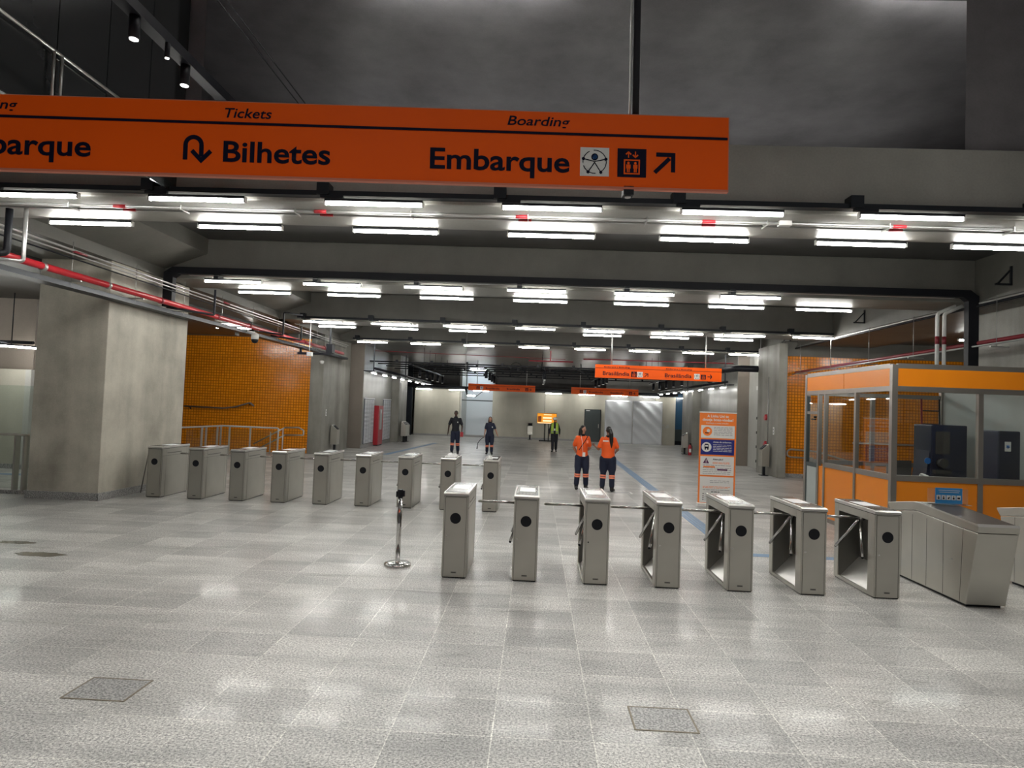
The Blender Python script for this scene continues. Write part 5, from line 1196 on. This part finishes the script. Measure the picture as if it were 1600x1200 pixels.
    for s_ in (1, -1):
        hp, kn, ca, an = legs[s_]; bo = MB()
        capsule(bo, an+Vector((0, 0, 0.03)), 0.056*k, an+Vector((0, 0.005, -Z(.05)+0.055)), (0.050*k, 0.052*k)); capsule(bo, an+Vector((0, 0.012, -Z(.05)+0.047)), (0.047*k, 0.045*k), Vector((an.x+s_*0.022, an.y-0.145, 0.040)), (0.046*k, 0.036*k))
        o = fuse('boot', bo, 0.010, M_boot, t, 2)
        for v_ in o.data.vertices: v_.co.z = max(v_.co.z, 0.0)
        if bands:
            d = an-kn
            MB().cyl(kn+d*0.10, kn+d*0.20, 0.082*k, M_stripe, r1=0.081*k, n=20, cap=False).cyl(kn+d*0.24, kn+d*0.34, 0.081*k, M_stripe, r1=0.080*k, n=20, cap=False).build('reflective_band', t)
    MB().lathe([(0.070*k, Z(.828)), (0.070*k, Z(.850)), (0.054*k, Z(.862))], (0, 0.005, 0), M_blackc, 18).build('collar', t)
    hm = MB(); up = Vector((0, 0, 1))
    capsule(hm, hc+back*0.018*k+up*0.012*k, (0.078*k, 0.078*k), hc+back*0.010*k+up*0.042*k, (0.072*k, 0.080*k), n=18)
    if hair == 'long':
        capsule(hm, hc+back*0.035*k, (0.080*k, 0.062*k), hc+back*0.050*k-up*0.13*k, (0.088*k, 0.050*k))
        capsule(hm, hc+back*0.050*k-up*0.12*k, (0.088*k, 0.050*k), hc+back*0.055*k-up*0.27*k, (0.070*k, 0.035*k))
        for s_ in (1, -1): capsule(hm, hc+back*0.005*k+sd*s_*0.062*k+up*0.02*k, 0.025*k, hc+sd*s_*0.075*k+back*0.01*k-up*0.17*k, 0.028*k, n=10)
    if hair == 'ponytail':
        capsule(hm, hc+back*0.07*k+up*0.03*k, 0.04*k, hc+back*0.125*k+up*0.02*k, 0.042*k)
        p_ = [hc+back*0.125*k+up*0.02*k, hc+back*0.165*k-up*0.08*k+sd*hair_side*0.02, hc+back*0.160*k-up*0.22*k+sd*hair_side*0.04, hc+back*0.150*k-up*0.36*k+sd*hair_side*0.055, hc+back*0.150*k-up*0.45*k+sd*hair_side*0.06]
        for (a_, ra), (b_, rb) in zip(zip(p_[:-1], (0.042, 0.055, 0.052, 0.036)), zip(p_[1:], (0.055, 0.052, 0.036, 0.014))): capsule(hm, a_, ra*k, b_, rb*k)
    fuse('hair', hm, 0.010, hairm, t, 2)
    return t, J, hc, k
# woman left of the pair: faces camera, head turned to her left (image right)
p1, J1, h1, k1 = person((1.20, 16.5, 0), 0.12, 1.63, 'person in orange polo facing the viewer, black hair loose, hands behind back, head turned', M_skin1, M_shirto, M_navy, M_hair, 'long',
    arms=dict(L=dict(elbow=(0.055, 0.07, -0.26), wrist=(-0.08, 0.19, -0.42)), R=dict(elbow=(0.055, 0.07, -0.26), wrist=(-0.06, 0.17, -0.44))), head_yaw=0.75, girth=1.0, hipw=1.06, stance=0.12)
MB().path([(0.13, -0.03, 1.36), (0.03, -0.135, 1.22), (-0.11, -0.125, 1.0)], 0.010, M_blackc).build('shoulder_strap', p1)
bx(-0.02, 0.05, -0.150, -0.143, 0.84, 0.95, M_swhite).build('badge', p1); bx(0.075, 0.12, -0.148, -0.143, 1.18, 1.25, M_stripe).build('chest_emblem', p1)
MB().path([(-0.06, -0.09, 1.37), (-0.03, -0.135, 1.2), (-0.01, -0.14, 0.95)], 0.005, M_swhite).build('lanyard', p1)
# woman right of the pair: back to camera, long ponytail, left arm bent
p2, J2, h2, k2 = person((1.83, 16.3, 0), PI-0.25, 1.63, 'person in orange polo seen from behind, long black ponytail, one forearm raised', M_skin2, M_shirto, M_navy, M_hair, 'ponytail',
    arms=dict(L=dict(elbow=(0.09, 0.0, -0.27), wrist=(0.22, -0.22, -0.20)), R=dict(elbow=(0.09, 0.0, -0.26), wrist=(0.02, -0.20, -0.33))), head_yaw=0.5, girth=1.2, hipw=1.2, stance=0.12, hair_side=-0.5)
bx(-0.02, 0.12, 0.118, 0.128, 1.245, 1.275, M_swhite).build('back_lettering', p2)
# man far left
p3, J3, h3, k3 = person((-3.33, 26.9, 0), 0.0, 1.80, 'tall person in black polo walking at the left, red object in one hand', M_skin3, M_blackc, M_navy, M_hair, 'short',
    arms=dict(L=dict(elbow=(0.07, 0.02, -0.27), wrist=(0.07, -0.05, -0.50)), R=dict(elbow=(0.08, 0.03, -0.27), wrist=(0.10, -0.02, -0.52))), shoulders=0.215, step=0.06, stance=0.12)
bx(0.08, 0.12, -0.150, -0.144, 1.29, 1.34, M_swhite).build('chest_emblem', p3)
# woman far
p4, J4, h4, k4 = person((-1.92, 27.3, 0), 0.05, 1.60, 'person in navy polo and navy trousers walking, holding a thin black cord', M_skin1, M_navy, M_navy, M_hair2, 'long',
    arms=dict(L=dict(elbow=(0.09, 0.02, -0.25), wrist=(0.17, -0.04, -0.45)), R=dict(elbow=(0.05, 0.03, -0.26), wrist=(0.07, -0.02, -0.48))), girth=1.12, hipw=1.12, step=-0.06, stance=0.10)
bx(0.08, 0.12, -0.160, -0.152, 1.13, 1.18, M_swhite).build('chest_emblem', p4)
# man with vest
p5, J5, h5, k5 = person((0.90, 30.6, 0), -0.05, 1.62, 'person in white hard hat and yellow reflective vest walking before the screen', M_skin2, M_blackc, M_blackc, M_hair, 'short',
    arms=dict(L=dict(elbow=(0.08, 0.02, -0.26), wrist=(0.09, -0.05, -0.48)), R=dict(elbow=(0.08, 0.02, -0.26), wrist=(0.08, -0.05, -0.48))), long_sleeve=True, bands=False, step=0.12, stance=0.075)
vm = MB()
for s_ in (1, -1):
    n = 7; a0, a1 = (0.30, 1.45)
    ring = []
    for (z, rx, ry) in ((0.86, 0.175, 0.145), (1.0, 0.168, 0.138), (1.18, 0.178, 0.140), (1.30, 0.165, 0.125), (1.36, 0.12, 0.095)):
        ring.append([(s_*math.sin(a0+(a1+1.7-a0)*i/n)*rx, -math.cos(a0+(a1+1.7-a0)*i/n)*ry, z) for i in range(n+1)])
    vs = [p for r_ in ring for p in r_]
    vm.add(vs, [(r_*(n+1)+i, r_*(n+1)+i+1, (r_+1)*(n+1)+i+1, (r_+1)*(n+1)+i) for r_ in range(4) for i in range(n)], M_hivis, True)
o = vm.build('safety_vest', p5); s_ = o.modifiers.new('s', 'SOLIDIFY'); s_.thickness = 0.012; s_.offset = 1
MB().box(0.05, 0.15, -0.165, -0.158, 0.93, 0.97, M_grey).box(-0.15, -0.05, -0.165, -0.158, 0.93, 0.97, M_grey).build('vest_pocket_trim', p5)
bx(-0.03, 0.03, -0.150, -0.140, 1.0, 1.10, M_swhite).build('badge', p5)
MB().ell((h5.x, h5.y+0.005, h5.z+0.045), 0.105*k5, 0.125*k5, 0.085*k5, M_swhite).cyl((h5.x, h5.y-0.01, h5.z+0.03), (h5.x, h5.y-0.01, h5.z+0.042), 0.13*k5, M_swhite, n=20).build('hard_hat', p5)
# held things
so, el, wr, dr = J3['L']; hp = Vector((-3.33, 26.9, 0))+wr+dr*0.10
tag(MB().box(hp.x-0.05, hp.x+0.07, hp.y-0.03, hp.y+0.03, hp.z-0.10, hp.z+0.10, M_cabred).build('red_radio', bevel=0.01), 'red handheld object carried by the tall person in black', 'handheld device')
so, el, wr, dr = J4['R']; hp = Vector((-1.92, 27.3, 0))+wr+dr*0.10
tag(MB().path([hp, hp+Vector((-0.14, 0, -0.10)), hp+Vector((-0.26, 0, -0.26)), hp+Vector((-0.28, 0, -0.42))], 0.012, M_black).cyl(hp+Vector((-0.28, 0, -0.40)), hp+Vector((-0.29, 0, -0.52)), 0.022, M_black).build('hand_strap'), 'thin black cord with weighted end held by the person in navy', 'cord')
